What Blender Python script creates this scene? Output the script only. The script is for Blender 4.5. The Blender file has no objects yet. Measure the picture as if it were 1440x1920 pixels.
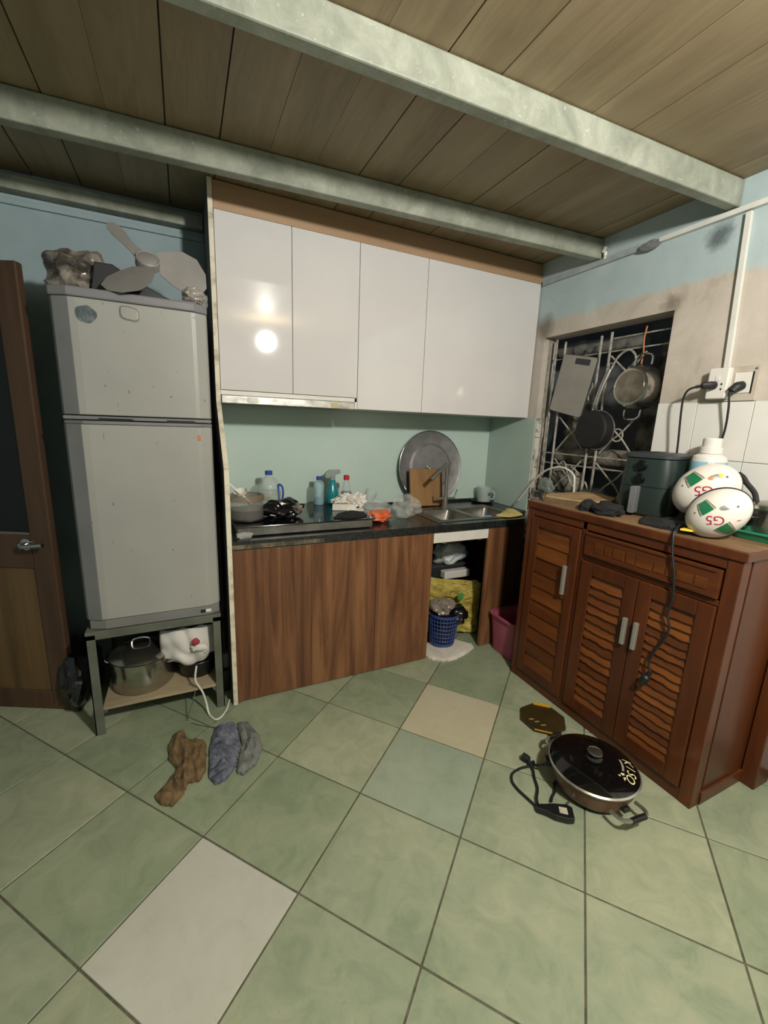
import bpy, bmesh, math, random
from math import sin, cos, pi, radians
from mathutils import Vector, Matrix, noise
random.seed(7)
S = bpy.context.scene
C = S.collection

# ------------------------------------------------------------------ camera
yaw, pitch, roll, H = 0.4452, -0.2073, 0.0372, 1.4154
fwd = Vector((sin(yaw)*cos(pitch), cos(yaw)*cos(pitch), sin(pitch)))
rgt = Vector((cos(yaw), -sin(yaw), 0))
upv = rgt.cross(fwd)
R_ = cos(roll)*rgt + sin(roll)*upv
U_ = -sin(roll)*rgt + cos(roll)*upv
cam = bpy.data.cameras.new('camera')
cam.sensor_fit = 'VERTICAL'; cam.sensor_height = 36; cam.lens = 785.5/1920*36
cam.clip_start = 0.01
camo = bpy.data.objects.new('camera', cam); C.objects.link(camo)
m = Matrix((R_, U_, -fwd)).transposed().to_4x4(); m.translation = (0, 0, H)
camo.matrix_world = m
S.camera = camo

# ------------------------------------------------------------------ world, light, exposure
w = bpy.data.worlds.new('night'); S.world = w; w.use_nodes = True
w.node_tree.nodes['Background'].inputs[0].default_value = (0.05, 0.06, 0.07, 1)
w.node_tree.nodes['Background'].inputs[1].default_value = 1.2
ld = bpy.data.lights.new('ceiling_bulb', 'POINT'); ld.energy = 105; ld.color = (1.0, 0.96, 0.89)
ld.shadow_soft_size = 0.07
lo = bpy.data.objects.new('ceiling_bulb', ld); lo.location = (0.85, -0.32, 2.23); C.objects.link(lo)
vs = S.view_settings
vs.view_transform = 'Standard'; vs.look = 'None'; vs.gamma = 1; vs.use_curve_mapping = False
vs.exposure = 1.0

# ------------------------------------------------------------------ materials
def lin(h):
    h = h.lstrip('#'); o = []
    for i in (0, 2, 4):
        c = int(h[i:i+2], 16)/255
        o.append(c/12.92 if c <= .04045 else ((c+.055)/1.055)**2.4)
    return (o[0], o[1], o[2], 1)

class NT:
    def __init__(s, name):
        s.m = bpy.data.materials.new(name); s.m.use_nodes = True
        s.t = s.m.node_tree; s.n = s.t.nodes; s.l = s.t.links
        s.b = s.n['Principled BSDF']
    def new(s, typ, **kw):
        x = s.n.new(typ)
        for k, v in kw.items(): setattr(x, k, v)
        return x
    def coord(s, stretch=(1, 1, 1), loc=(0, 0, 0)):
        tc = s.new('ShaderNodeTexCoord'); mp = s.new('ShaderNodeMapping')
        mp.inputs['Scale'].default_value = stretch; mp.inputs['Location'].default_value = loc
        s.l.new(tc.outputs['Object'], mp.inputs[0]); return mp.outputs[0]
    def noise(s, vec, scale, detail=4, rough=.6, dist=0):
        n = s.new('ShaderNodeTexNoise'); n.inputs['Scale'].default_value = scale
        n.inputs['Detail'].default_value = detail; n.inputs['Roughness'].default_value = rough
        n.inputs['Distortion'].default_value = dist
        s.l.new(vec, n.inputs['Vector']); return n.outputs['Fac']
    def ramp(s, fac, stops):
        r = s.new('ShaderNodeValToRGB'); e = r.color_ramp.elements
        while len(e) > 1: e.remove(e[0])
        e[0].position = stops[0][0]; e[0].color = stops[0][1]
        for p, c in stops[1:]:
            q = e.new(p); q.color = c
        s.l.new(fac, r.inputs[0]); return r.outputs[0]
    def mix(s, fac, a, b, mode='MIX'):
        x = s.new('ShaderNodeMix', data_type='RGBA', blend_type=mode)
        for i, v in ((0, fac), (6, a), (7, b)):
            if hasattr(v, 'links'): s.l.new(v, x.inputs[i])
            else: x.inputs[i].default_value = v
        return x.outputs[2]
    def bump(s, h, strength=.2, dist=.01):
        b = s.new('ShaderNodeBump'); b.inputs['Strength'].default_value = strength; b.inputs['Distance'].default_value = dist
        s.l.new(h, b.inputs['Height']); s.l.new(b.outputs[0], s.b.inputs['Normal'])
    def base(s, c):
        if hasattr(c, 'links'): s.l.new(c, s.b.inputs['Base Color'])
        else: s.b.inputs['Base Color'].default_value = c
    def pset(s, rough=.5, metal=0, spec=.5):
        s.b.inputs['Roughness'].default_value = rough; s.b.inputs['Metallic'].default_value = metal
        s.b.inputs['Specular IOR Level'].default_value = spec

def mat(name, c1, c2=None, scale=6, rough=.5, metal=0, bump=0, stretch=(1, 1, 1), lo=.35, hi=.65, spec=.5, detail=4, dist=0, bd=.01):
    k = NT(name); k.pset(rough, metal, spec)
    if c2 is None and not bump:
        k.base(lin(c1)); return k.m
    f = k.noise(k.coord(stretch), scale, detail, .6, dist)
    k.base(k.ramp(f, [(lo, lin(c1)), (hi, lin(c2 or c1))]))
    if bump: k.bump(f, bump, bd)
    return k.m

def clear(name, tint, alpha=.3, rough=.12):
    k = NT(name); k.pset(rough, 0, .6); k.base(lin(tint)); k.b.inputs['Alpha'].default_value = alpha
    return k.m

def tile_mat(name, a, b, c, off):
    k = NT(name); k.pset(.42, 0, .45)
    v = k.coord((1, 1, 1), off)
    f = k.noise(v, 9, 6, .65, 1.2); g = k.noise(v, 2.2, 2, .5, .3)
    col = k.ramp(f, [(.3, lin(a)), (.5, lin(b)), (.72, lin(c))])
    col = k.mix(.35, col, k.ramp(g, [(.35, lin(a)), (.65, lin(c))]))
    h = k.noise(v, 140, 2, .5)
    col = k.mix(k.ramp(h, [(.68, (0, 0, 0, 1)), (.74, (.35, .35, .35, 1))]), col, lin('#5a614b'))
    k.base(col); k.bump(f, .06, .004)
    k.l.new(k.ramp(g, [(.3, (.34,)*3+(1,)), (.7, (.55,)*3+(1,))]), k.b.inputs['Roughness'])
    return k.m

M = {}
M['tileA'] = tile_mat('green_tile_glaze', '#74816a', '#88927a', '#9a9e85', (0, 0, 0))
M['tileB'] = tile_mat('green_tile_glaze_b', '#6e7d64', '#808d73', '#93997f', (3, 7, 0))
M['tileC'] = tile_mat('green_tile_glaze_c', '#7c876f', '#8f977d', '#a0a38a', (9, 2, 0))
M['tileW'] = tile_mat('white_tile_glaze', '#a3a599', '#acada1', '#b2b3a8', (1, 5, 0))
M['tileY'] = tile_mat('cream_tile_glaze', '#a29d82', '#aaa58b', '#b0ac95', (1, 5, 0))
M['tileG'] = tile_mat('grey_green_tile_glaze', '#7c8b77', '#899682', '#929c8b', (6, 5, 0))
M['grout'] = mat('floor_grout', '#444335', '#5e5c4a', 30, .9)
def wood(name, a, b, c, stretch, scale=5, rough=.45, bump=.05, dist=1.5, lo=.28, hi=.72, mixg=.5):
    k = NT(name); k.pset(rough, 0, .4)
    v = k.coord(stretch)
    f = k.noise(v, scale, 7, .62, dist); g = k.noise(v, scale*.35, 3, .5, .4)
    col = k.ramp(f, [(lo, lin(a)), (.5, lin(b)), (hi, lin(c))])
    col = k.mix(mixg, col, k.ramp(g, [(.32, lin(a)), (.52, lin(b)), (.68, lin(c))]))
    k.base(col); k.bump(f, bump, .004); return k.m
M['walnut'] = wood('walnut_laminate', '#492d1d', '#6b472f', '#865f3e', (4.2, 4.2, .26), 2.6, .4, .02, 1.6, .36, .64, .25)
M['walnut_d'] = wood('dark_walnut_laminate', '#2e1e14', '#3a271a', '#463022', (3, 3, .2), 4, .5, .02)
M['oakstrip'] = wood('oak_filler', '#94775a', '#a08365', '#ab8f72', (.5, 3, 8), 3, .5, .02, .5)
M['red'] = wood('stained_cabinet_wood', '#3f1f10', '#502812', '#633518', (3, 3, .4), 5, .35, .05, 1)
M['redh'] = wood('stained_cabinet_wood_cross', '#3f1f10', '#522a13', '#66371a', (3, .5, 6), 5, .35, .06, 1)
M['slat'] = wood('stained_slat_wood', '#4a2712', '#663818', '#855020', (3, .7, 5), 5, .35, .08, 1)
M['slatd'] = wood('stained_slat_wood_dark', '#3f2010', '#552d12', '#6c3e18', (3, .7, 5), 5, .35, .08, 1)
M['redtop'] = wood('worn_cabinet_top', '#5d4630', '#745a3f', '#8f7350', (3, .6, 4), 5, .6, .1, 1)
M['redin'] = mat('cabinet_inside', '#2a140a', '#381c0e', 8, .7)
M['plank'] = wood('ceiling_plank_wood', '#7b6a50', '#8c7c60', '#9a8b6e', (9, 1.0, 1), 2.6, .5, .03, 2.2)
M['plankB'] = wood('ceiling_plank_wood_b', '#76664c', '#87775b', '#958668', (8, .9, 1), 3.1, .5, .03, 2.6)
M['plankback'] = mat('ceiling_gap_wood', '#4d4232', '#574b3a', 6, .7)
M['door'] = wood('old_door_wood', '#45341f', '#5a4529', '#6d5636', (6, 6, .3), 5, .55, .06, 1)
M['doorf'] = wood('old_door_frame_wood', '#3a291d', '#483425', '#54402d', (5, 5, .4), 5, .5, .05, 1)
M['doorglass'] = mat('dark_glass', '#0a0d0f', rough=.15, spec=.5)
M['board'] = wood('pale_plywood', '#7d7159', '#978a6e', '#aa9d80', (1.2, 6, 3), 4, .7, .06)
M['chopwood'] = wood('chopping_wood', '#6e4f30', '#8a673f', '#9c7a4f', (5, 2, .7), 4, .7, .1)
M['slabwood'] = wood('bark_edge_wood', '#7c6445', '#a2885f', '#b9a076', (2, 7, 3), 4, .8, .15)

def wall_mat():
    k = NT('painted_plaster'); k.pset(.75, 0, .25)
    v = k.coord(); f = k.noise(v, 3.5, 6, .65, .6); g = k.noise(v, 26, 5, .7)
    sp = k.new('ShaderNodeSeparateXYZ'); k.l.new(v, sp.inputs[0])
    blue = k.ramp(f, [(.3, lin('#98a9ab')), (.55, lin('#a5b3b4')), (.75, lin('#afbcbc'))])
    beige = k.ramp(f, [(.28, lin('#978d80')), (.45, lin('#b0a79b')), (.7, lin('#beb5ab'))])
    spot = k.ramp(g, [(.66, (0, 0, 0, 1)), (.72, (1, 1, 1, 1))])
    beige = k.mix(spot, beige, lin('#d9d4cb'))
    ad = k.new('ShaderNodeMath', operation='MULTIPLY_ADD'); ad.inputs[1].default_value = .10
    k.l.new(f, ad.inputs[0]); k.l.new(sp.outputs[2], ad.inputs[2])
    st = k.ramp(ad.outputs[0], [(.5, (0, 0, 0, 1)), (.5, (1, 1, 1, 1))])
    mr = k.new('ShaderNodeMapRange'); mr.inputs[1].default_value = 2.135; mr.inputs[2].default_value = 2.165
    k.l.new(ad.outputs[0], mr.inputs[0])
    col = k.mix(mr.outputs[0], beige, blue)
    # soot around and under the window
    mr2 = k.new('ShaderNodeMapRange'); mr2.inputs[1].default_value = 1.45; mr2.inputs[2].default_value = 1.0
    k.l.new(sp.outputs[2], mr2.inputs[0])
    g2 = k.noise(v, 14, 6, .75, .5)
    ms = k.new('ShaderNodeMath', operation='MULTIPLY'); k.l.new(mr2.outputs[0], ms.inputs[0])
    k.l.new(k.ramp(g2, [(.42, (0, 0, 0, 1)), (.55, (1, 1, 1, 1))]), ms.inputs[1])
    col = k.mix(ms.outputs[0], col, lin('#3b3a33'))
    for c_, r_, cs in (((2.161, 1.24, 2.27), .07, '#4b5456'), ((2.161, 2.2, 2.06), .10, '#6f665a'), ((2.161, 1.40, 2.03), .06, '#7a7062')):
        sb = k.new('ShaderNodeVectorMath', operation='DISTANCE'); k.l.new(v, sb.inputs[0]); sb.inputs[1].default_value = c_
        m3 = k.new('ShaderNodeMapRange'); m3.inputs[1].default_value = r_; m3.inputs[2].default_value = r_*.3; m3.inputs[4].default_value = .85
        aa = k.new('ShaderNodeMath', operation='MULTIPLY_ADD'); aa.inputs[1].default_value = .10; k.l.new(g2, aa.inputs[0]); k.l.new(sb.outputs['Value'], aa.inputs[2])
        a2 = k.new('ShaderNodeMath', operation='SUBTRACT'); k.l.new(aa.outputs[0], a2.inputs[0]); a2.inputs[1].default_value = .05
        k.l.new(a2.outputs[0], m3.inputs[0]); col = k.mix(m3.outputs[0], col, lin(cs))
    k.base(col); k.bump(g, .12, .004); return k.m
M['wallr'] = wall_mat()
M['wallb'] = mat('blue_wall_paint', '#8c9ea2', '#98a9ac', 3, .75, bump=.05, spec=.25)
M['wallout'] = mat('sooty_outer_wall', '#54585a', '#6a6d70', 5, .9)
M['jambtile'] = mat('stained_jamb_tile', '#4b4a41', '#c9c5b8', 13, .5, lo=.36, hi=.52, detail=7)
M['jamb'] = mat('jamb_plaster', '#a59a88', '#c2b8a8', 5, .8, bump=.1)
M['jambdark'] = mat('dark_jamb_plaster', '#45474a', '#55575a', 5, .8)
M['walltile'] = mat('white_wall_tile', '#cdccc6', '#d6d5cf', 3, .3, spec=.4)
M['gap'] = mat('wall_tile_grout', '#8d8a80', '#a19d92', 20, .9)
def beam_mat():
    k = NT('weathered_grey_green_paint'); k.pset(.6, 0, .35)
    v = k.coord(); f = k.noise(v, 7, 8, .7, .5); g = k.noise(v, 60, 4, .7)
    col = k.ramp(f, [(.3, lin('#6f7366')), (.5, lin('#868a7c')), (.7, lin('#9b9e90'))])
    col = k.mix(k.ramp(g, [(.62, (0, 0, 0, 1)), (.7, (.6,)*3+(1,))]), col, lin('#b2b5a6'))
    k.base(col); k.bump(g, .1, .003); return k.m
M['beam'] = beam_mat()
M['gloss'] = mat('gloss_white_laminate', '#c6c3c1', '#cbc8c6', 2, .05, spec=.38)
M['white'] = mat('white_melamine', '#c9c6bd', '#d2cfc6', 6, .5)
M['edge'] = mat('chipped_pale_edge', '#a39a83', '#cfc8b2', 18, .6, lo=.3, hi=.5)
M['panelside'] = mat('grey_panel_face', '#55575a', '#5f6164', 4, .6)
M['splash'] = mat('pale_green_glass', '#b3c6bc', '#b9cbc2', 2, .16, spec=.35)
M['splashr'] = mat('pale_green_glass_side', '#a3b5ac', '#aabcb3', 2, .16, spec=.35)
M['granite'] = mat('black_granite', '#191b1a', '#2a2c2a', 60, .22, spec=.5)
M['granedge'] = mat('worn_granite_edge', '#3a352a', '#8a7b5e', 14, .5, lo=.4, hi=.7)
M['steel'] = mat('brushed_steel', '#a19e97', '#b3b0a8', 30, .28, .82, stretch=(1, 1, 8))
M['potsteel'] = mat('polished_pot_steel', '#a8a59c', '#b8b5ac', 10, .2, .97, stretch=(1, 1, 6))
M['steeld'] = mat('dull_steel', '#6f6d68', '#85837d', 14, .42, .9)
M['sinksteel'] = mat('sink_steel', '#7d7b74', '#8e8c85', 20, .38, .9)
M['traysteel'] = mat('tray_aluminium', '#7b797a', '#8b898a', 20, .5, .55)
M['chrome'] = mat('chrome', '#c9c9c6', rough=.12, metal=1)
M['alu'] = mat('aluminium_handle', '#b5b2a8', rough=.4, metal=.7)
M['black'] = mat('black_plastic', '#0f1011', '#161718', 12, .35)
M['blackglass'] = mat('black_glass', '#08090a', rough=.08, spec=.5)
M['rubber'] = mat('black_rubber_cable', '#121417', rough=.55)
M['blackbag'] = mat('black_bag_film', '#0c0c0d', '#18181a', 16, .22, spec=.6)
M['darkcloth'] = mat('black_cloth', '#0d0e10', '#191a1c', 30, .9)
def fridge_mat():
    k = NT('silver_fridge_enamel'); k.pset(.42, 0, .35)
    v = k.coord(); f = k.noise(v, 2.5, 3, .5)
    col = k.ramp(f, [(.3, lin('#8b8b86')), (.7, lin('#95958f'))])
    g = k.noise(k.coord((1, 1, .6)), 46, 3, .6)
    col = k.mix(k.ramp(g, [(.69, (0, 0, 0, 1)), (.71, (.8,)*3+(1,))]), col, lin('#57564f'))
    k.base(col); k.bump(f, .05, .01); return k.m
M['fridge'] = fridge_mat()
M['fridgeg'] = mat('grey_fridge_plastic', '#68686a', '#737374', 5, .5)
M['fridges'] = mat('grey_fridge_side', '#6a6a68', '#747472', 5, .5)
M['badge'] = mat('silver_badge', '#b4b3ac', rough=.25, metal=.6)
M['sticker'] = mat('scraped_dark_sticker', '#3a4448', '#5d686a', 40, .6, lo=.45, hi=.62)
M['iron'] = mat('painted_angle_iron', '#4b4f45', '#5b5f53', 10, .6)
M['grille'] = mat('rusty_white_bar_paint', '#77736a', '#aaa69c', 30, .6)
M['orange'] = mat('orange_plastic', '#c0703c', rough=.45)
M['whiteplastic'] = mat('white_plastic', '#d2cfc8', rough=.35)
M['conduit'] = mat('white_conduit', '#c4c4bc', '#cfcfc7', 8, .45)
M['concrete'] = mat('grey_wire_duct', '#8d9496', '#a0a6a6', 14, .8)
M['blue'] = mat('blue_plastic', '#33457c', '#3b4e88', 6, .4)
M['bluecap'] = mat('blue_cap', '#27479a', rough=.4)
M['pink'] = mat('pink_plastic', '#9a4a60', '#a55268', 5, .4)
M['redrag'] = mat('red_rag', '#7c2630', '#93343c', 20, .8)
M['redp'] = mat('red_plastic', '#b0242c', rough=.4)
M['yellowcloth'] = mat('yellow_cloth', '#b3a564', '#c4b878', 12, .9)
M['green'] = mat('green_plastic', '#1f7d5b', '#2a8a67', 5, .35)
M['brownpan'] = mat('brown_enamel', '#5a3a26', '#66442e', 30, .4)
M['gold'] = mat('gold_tin', '#352b14', '#41361b', 8, .4, .3)
M['goldb'] = mat('bright_gold_tin', '#d9a62f', '#e2b13e', 8, .3, .3)
M['yellow'] = mat('yellow_plastic', '#e0c23c', rough=.4)
M['paper'] = mat('white_paper', '#cdc9bf', '#dad6cd', 8, .8)
M['mat'] = mat('white_mat_cloth', '#c3bdb0', '#d3cec3', 10, .9)
M['brown'] = mat('brown_rag', '#57462f', '#75603f', 34, .95, bump=.35)
M['greyrag'] = mat('blue_grey_rag', '#3c424e', '#6b6f7c', 26, .95, bump=.35)
M['greyrag2'] = mat('grey_green_rag', '#5a5f5a', '#777a76', 26, .95, bump=.35)
M['teal'] = mat('teal_liquid', '#1d7a80', rough=.2)
M['fan'] = mat('grey_fan_plastic', '#7d7a76', '#888580', 6, .5)
M['clothwhite'] = mat('white_wrapping_cloth', '#bfbcb6', '#cbc8c2', 8, .85)
M['fryer'] = mat('dark_green_fryer', '#1d2825', '#222e2b', 8, .35)
M['fryertop'] = mat('fryer_lid_plastic', '#2d3336', '#343a3d', 8, .4)
M['helmet'] = mat('white_helmet_shell', '#cfcac1', '#d9d4cb', 4, .22, spec=.5)
M['helmgreen'] = mat('green_helmet_print', '#1f6b46', rough=.25)
M['helmbrown'] = mat('brown_helmet_print', '#5a3d33', rough=.3)
M['helmgold'] = mat('gold_helmet_print', '#9c8c70', rough=.3)
M['helmred'] = mat('red_helmet_print', '#a62a3c', rough=.3)
M['hologram'] = mat('silver_sticker', '#c9cac6', '#8f9694', 40, .2, .7)
M['lilac'] = mat('label_blue', '#6fa3b8', '#85b4c6', 6, .5)
M['redprint'] = M['helmred']
def film(name, tint, alpha, rough=.18):
    return clear(name, tint, alpha, rough)
M['clearbag'] = film('clear_bag_film', '#d5d8d2', .27, .06)
M['bagdull'] = mat('dull_bag_film', '#3d3833', '#8d857a', 15, .22, lo=.42, hi=.6, spec=.7, detail=6)
M['silverbag'] = film('silver_bag_film', '#9a958c', .75, .18)
M['bottle'] = film('clear_bottle_plastic', '#b9c6c4', .30, .1)
M['potglass'] = film('smoky_pot_glass', '#8a857c', .2, .06)
M['soy'] = mat('soy_sauce', '#120a06', rough=.15)
M['orangebag'] = mat('orange_bag', '#c2562f', '#dc7d55', 18, .3, spec=.6)
M['liquid'] = mat('pale_blue_liquid', '#7ea3b0', rough=.2)
def yellowbag():
    k = NT('printed_yellow_sack'); k.pset(.5, 0, .4)
    v = k.coord((1, 1, 1)); f = k.noise(v, 9, 5, .65, 1); g = k.noise(k.coord((1, 1, 5)), 14, 4, .6, 1)
    col = k.ramp(f, [(.3, lin('#8d7a2e')), (.48, lin('#b5a348')), (.7, lin('#c3b463'))])
    col = k.mix(k.ramp(g, [(.56, (0, 0, 0, 1)), (.64, (.85,)*3+(1,))]), col, lin('#7d5a2a'))
    k.base(col); k.bump(k.noise(k.coord((2, 2, 7)), 8, 5, .6, 1.5), .8, .02); return k.m
M['sack'] = yellowbag()
M['rust'] = mat('copper_wire', '#b06a3a', rough=.5)
M['scrap'] = mat('scrap_wood_and_plaster', '#3c3a33', '#8f897c', 9, .9, lo=.4, hi=.62, detail=8)
M['pipe'] = mat('grey_drain_pipe', '#5b5a54', '#86847b', 9, .6)

# ------------------------------------------------------------------ mesh helpers
class MB:
    def __init__(s): s.v = []; s.f = []
    def add(s, vs, fs):
        o = len(s.v); s.v += [tuple(v) for v in vs]; s.f += [tuple(i+o for i in f) for f in fs]; return s
    def box(s, x0, x1, y0, y1, z0, z1):
        return s.add([(x0,y0,z0),(x1,y0,z0),(x1,y1,z0),(x0,y1,z0),(x0,y0,z1),(x1,y0,z1),(x1,y1,z1),(x0,y1,z1)],
            [(0,3,2,1),(4,5,6,7),(0,1,5,4),(1,2,6,5),(2,3,7,6),(3,0,4,7)])
    def obox(s, c, sz, rot):
        b = MB().box(-sz[0]/2, sz[0]/2, -sz[1]/2, sz[1]/2, -sz[2]/2, sz[2]/2)
        return s.add([rot @ Vector(v) + Vector(c) for v in b.v], b.f)
    def lathe(s, prof, c, axis=(0,0,1), seg=32, cap0=True, cap1=True):
        a = Vector(axis).normalized(); q = a.to_track_quat('Z', 'Y').to_matrix(); c = Vector(c)
        vs = []; fs = []; n = len(prof)
        for r, z in prof:
            for i in range(seg):
                t = 2*pi*i/seg; vs.append(c + q @ Vector((r*cos(t), r*sin(t), z)))
        for j in range(n-1):
            for i in range(seg):
                k = (i+1) % seg; fs.append((j*seg+i, j*seg+k, (j+1)*seg+k, (j+1)*seg+i))
        if cap0: fs.append(tuple(reversed(range(seg))))
        if cap1: fs.append(tuple((n-1)*seg+i for i in range(seg)))
        return s.add(vs, fs)
    def tube(s, pts, r, seg=8, smooth=0, closed=False):
        P = [Vector(p) for p in pts]
        if smooth:
            Q = []; n = len(P); rng = n if closed else n-1
            for i in range(rng):
                if closed: a, b, c, d = P[(i-1)%n], P[i], P[(i+1)%n], P[(i+2)%n]
                else: a, b, c, d = P[max(i-1,0)], P[i], P[i+1], P[min(i+2,n-1)]
                for k in range(smooth):
                    t = k/smooth
                    Q.append(.5*((2*b)+(c-a)*t+(2*a-5*b+4*c-d)*t*t+(3*b-a-3*c+d)*t**3))
            if not closed: Q.append(P[-1])
            P = Q
        n = len(P); vs = []; fs = []; up = None
        for i, p in enumerate(P):
            t = (P[(i+1)%n]-P[i-1]) if closed else (P[min(i+1,n-1)]-P[max(i-1,0)])
            t.normalize()
            if up is None:
                up = Vector((0,0,1)) if abs(t.z) < .9 else Vector((1,0,0))
            x = up.cross(t); x.normalize(); up = t.cross(x)
            rr = r[min(i, len(r)-1)] if isinstance(r, (list, tuple)) else r
            for k in range(seg):
                a = 2*pi*k/seg; vs.append(p + rr*(cos(a)*x+sin(a)*up))
        for i in range(n if closed else n-1):
            j = (i+1) % n
            for k in range(seg):
                l = (k+1) % seg; fs.append((i*seg+k, i*seg+l, j*seg+l, j*seg+k))
        if not closed:
            fs.append(tuple(reversed(range(seg)))); fs.append(tuple((n-1)*seg+k for k in range(seg)))
        return s.add(vs, fs)
    def prism(s, poly, z0, z1, fn=None):
        """2D polygon (counter-clockwise) extruded; fn maps (u,v,w) to world."""
        fn = fn or (lambda u, v, w: (u, v, w)); n = len(poly)
        vs = [fn(u, v, z0) for u, v in poly] + [fn(u, v, z1) for u, v in poly]
        fs = [tuple(reversed(range(n))), tuple(range(n, 2*n))] + [(i, (i+1)%n, n+(i+1)%n, n+i) for i in range(n)]
        return s.add(vs, fs)
    def xf(s, mtx): s.v = [tuple(mtx @ Vector(v)) for v in s.v]; return s
    def cut(s): return s

def origin(o):
    p = Vector((0,0,0))
    while o is not None: p += o.location; o = o.parent
    return p

def build(name, mb, m, parent=None, bevel=0, smooth=False, ang=35, seg=2):
    me = bpy.data.meshes.new(name); off = origin(parent) if parent else Vector((0,0,0))
    me.from_pydata([Vector(v)-off for v in mb.v], [], mb.f)
    bm = bmesh.new(); bm.from_mesh(me); bmesh.ops.recalc_face_normals(bm, faces=bm.faces); bm.to_mesh(me); bm.free()
    me.materials.append(M[m] if isinstance(m, str) else m)
    if smooth:
        me.shade_smooth(); me.set_sharp_from_angle(angle=radians(ang))
    o = bpy.data.objects.new(name, me); C.objects.link(o)
    if parent: o.parent = parent
    if bevel:
        b = o.modifiers.new('bevel', 'BEVEL'); b.width = bevel; b.segments = seg; b.limit_method = 'ANGLE'; b.angle_limit = radians(40)
    return o

def tag(o, label=None, cat=None, group=None, kind=None):
    if label: o['label'] = label
    if cat: o['category'] = cat
    if group: o['group'] = group
    if kind: o['kind'] = kind
    return o
def thing(name, label, cat, loc=(0,0,0), group=None):
    o = bpy.data.objects.new(name, None); o.empty_display_size = .05; C.objects.link(o); o.location = loc
    return tag(o, label, cat, group)
def structure(name, mb=None, m=None, **k):
    if mb is None:
        o = bpy.data.objects.new(name, None); C.objects.link(o)
    else: o = build(name, mb, m, **k)
    o['kind'] = 'structure'; return o
def solo(name, mb, m, label, cat, group=None, **k):
    return tag(build(name, mb, m, **k), label, cat, group)

def crumple(c, rad, seed, amp=.35, freq=2.2, floor=None, sub=4):
    bm = bmesh.new(); bmesh.ops.create_icosphere(bm, subdivisions=sub, radius=1)
    mb = MB(); off = Vector((seed*3.7, seed*1.3, seed*5.1))
    for v in bm.verts:
        p = v.co.copy(); q = p*freq*.62+off
        w_ = noise.noise_vector(q*.9)*.55; q2 = q+w_
        r1 = 1-abs(noise.noise(q2))*2.6; r2 = 1-abs(noise.noise(q2*2.3+Vector((7, 1, 3))))*2.6
        n = noise.noise(q*1.1+Vector((2, 9, 4)))
        s = 1 + amp*(.75*n + .28*r1 + .16*r2 - .18)
        x = Vector((p.x*rad[0]*s, p.y*rad[1]*s, p.z*rad[2]*s)) + Vector(c)
        if floor is not None and x.z < floor: x.z = floor + .002*abs(n)
        v.co = x
    bm.verts.index_update()
    mb.add([v.co.copy() for v in bm.verts], [[v.index for v in f.verts] for f in bm.faces]); bm.free()
    return mb

def inside(p, poly):
    r = False; n = len(poly)
    for i in range(n):
        (x1, y1), (x2, y2) = poly[i], poly[i-1]
        if (y1 > p[1]) != (y2 > p[1]) and p[0] < (x2-x1)*(p[1]-y1)/(y2-y1)+x1: r = not r
    return r
def edge_dist(p, poly):
    d = 9
    for i in range(len(poly)):
        a = Vector(poly[i-1]); b = Vector(poly[i]); q = Vector(p); ab = b-a
        t = max(0, min(1, (q-a).dot(ab)/ab.dot(ab))); d = min(d, (q-a-ab*t).length)
    return d
def drape(poly, z0, amp, freq, seed, res=.007, skew=(1, .35), thick=.006, round_=.03):
    """a rumpled cloth lying on a level surface: outline poly, folds as ridged noise."""
    xs = [p[0] for p in poly]; ys = [p[1] for p in poly]; mb = MB(); ix = {}
    nx = int((max(xs)-min(xs))/res)+3; ny = int((max(ys)-min(ys))/res)+3; vs = []
    def P(i, j):
        x = min(xs)+(i-1)*res; y = min(ys)+(j-1)*res
        w = noise.noise_vector(Vector((x*14, y*14, seed)))
        return x+w.x*.006, y+w.y*.006
    def hgt(x, y):
        e = min(1, edge_dist((x, y), poly)/round_)
        q = Vector((x*freq*skew[0]+seed, y*freq*skew[1]+x*freq*.4, seed*2))
        n = 1-abs(noise.noise(q))*2.2; n2 = noise.noise(q*2.3)+.12*(1-abs(noise.noise(q*3.1+Vector((5, 1, 2))))*3)
        return z0 + thick + amp*(e**.6)*max(.05, .55*n+.25*n2+.35)
    for i in range(nx):
        for j in range(ny):
            p = P(i, j)
            if inside(p, poly): ix[i, j] = len(vs); vs.append((p[0], p[1], hgt(*p)))
    top = []
    for (i, j) in ix:
        q = [(i,j),(i+1,j),(i+1,j+1),(i,j+1)]
        if all(k in ix for k in q): top.append(tuple(ix[k] for k in q))
    n = len(vs); low = [(x, y, z0) for x, y, z in vs]
    edges = {}
    for f in top:
        for a, b in zip(f, f[1:]+f[:1]): edges[a, b] = 1
    sides = [(b, a, a+n, b+n) for a, b in edges if (b, a) not in edges]
    mb.add(vs+low, top+[tuple(k+n for k in reversed(f)) for f in top]+sides)
    return mb

def text_mb(body, size, shear=0):
    cu = bpy.data.curves.new('lettering', 'FONT'); cu.body = body; cu.size = size; cu.align_x = 'CENTER'; cu.align_y = 'CENTER'; cu.shear = shear
    cu.resolution_u = 4
    o = bpy.data.objects.new('lettering', cu); C.objects.link(o)
    me = o.to_mesh(); mb = MB().add([v.co.copy() for v in me.vertices], [tuple(p.vertices) for p in me.polygons])
    o.to_mesh_clear(); bpy.data.objects.remove(o); bpy.data.curves.remove(cu); return mb

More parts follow.
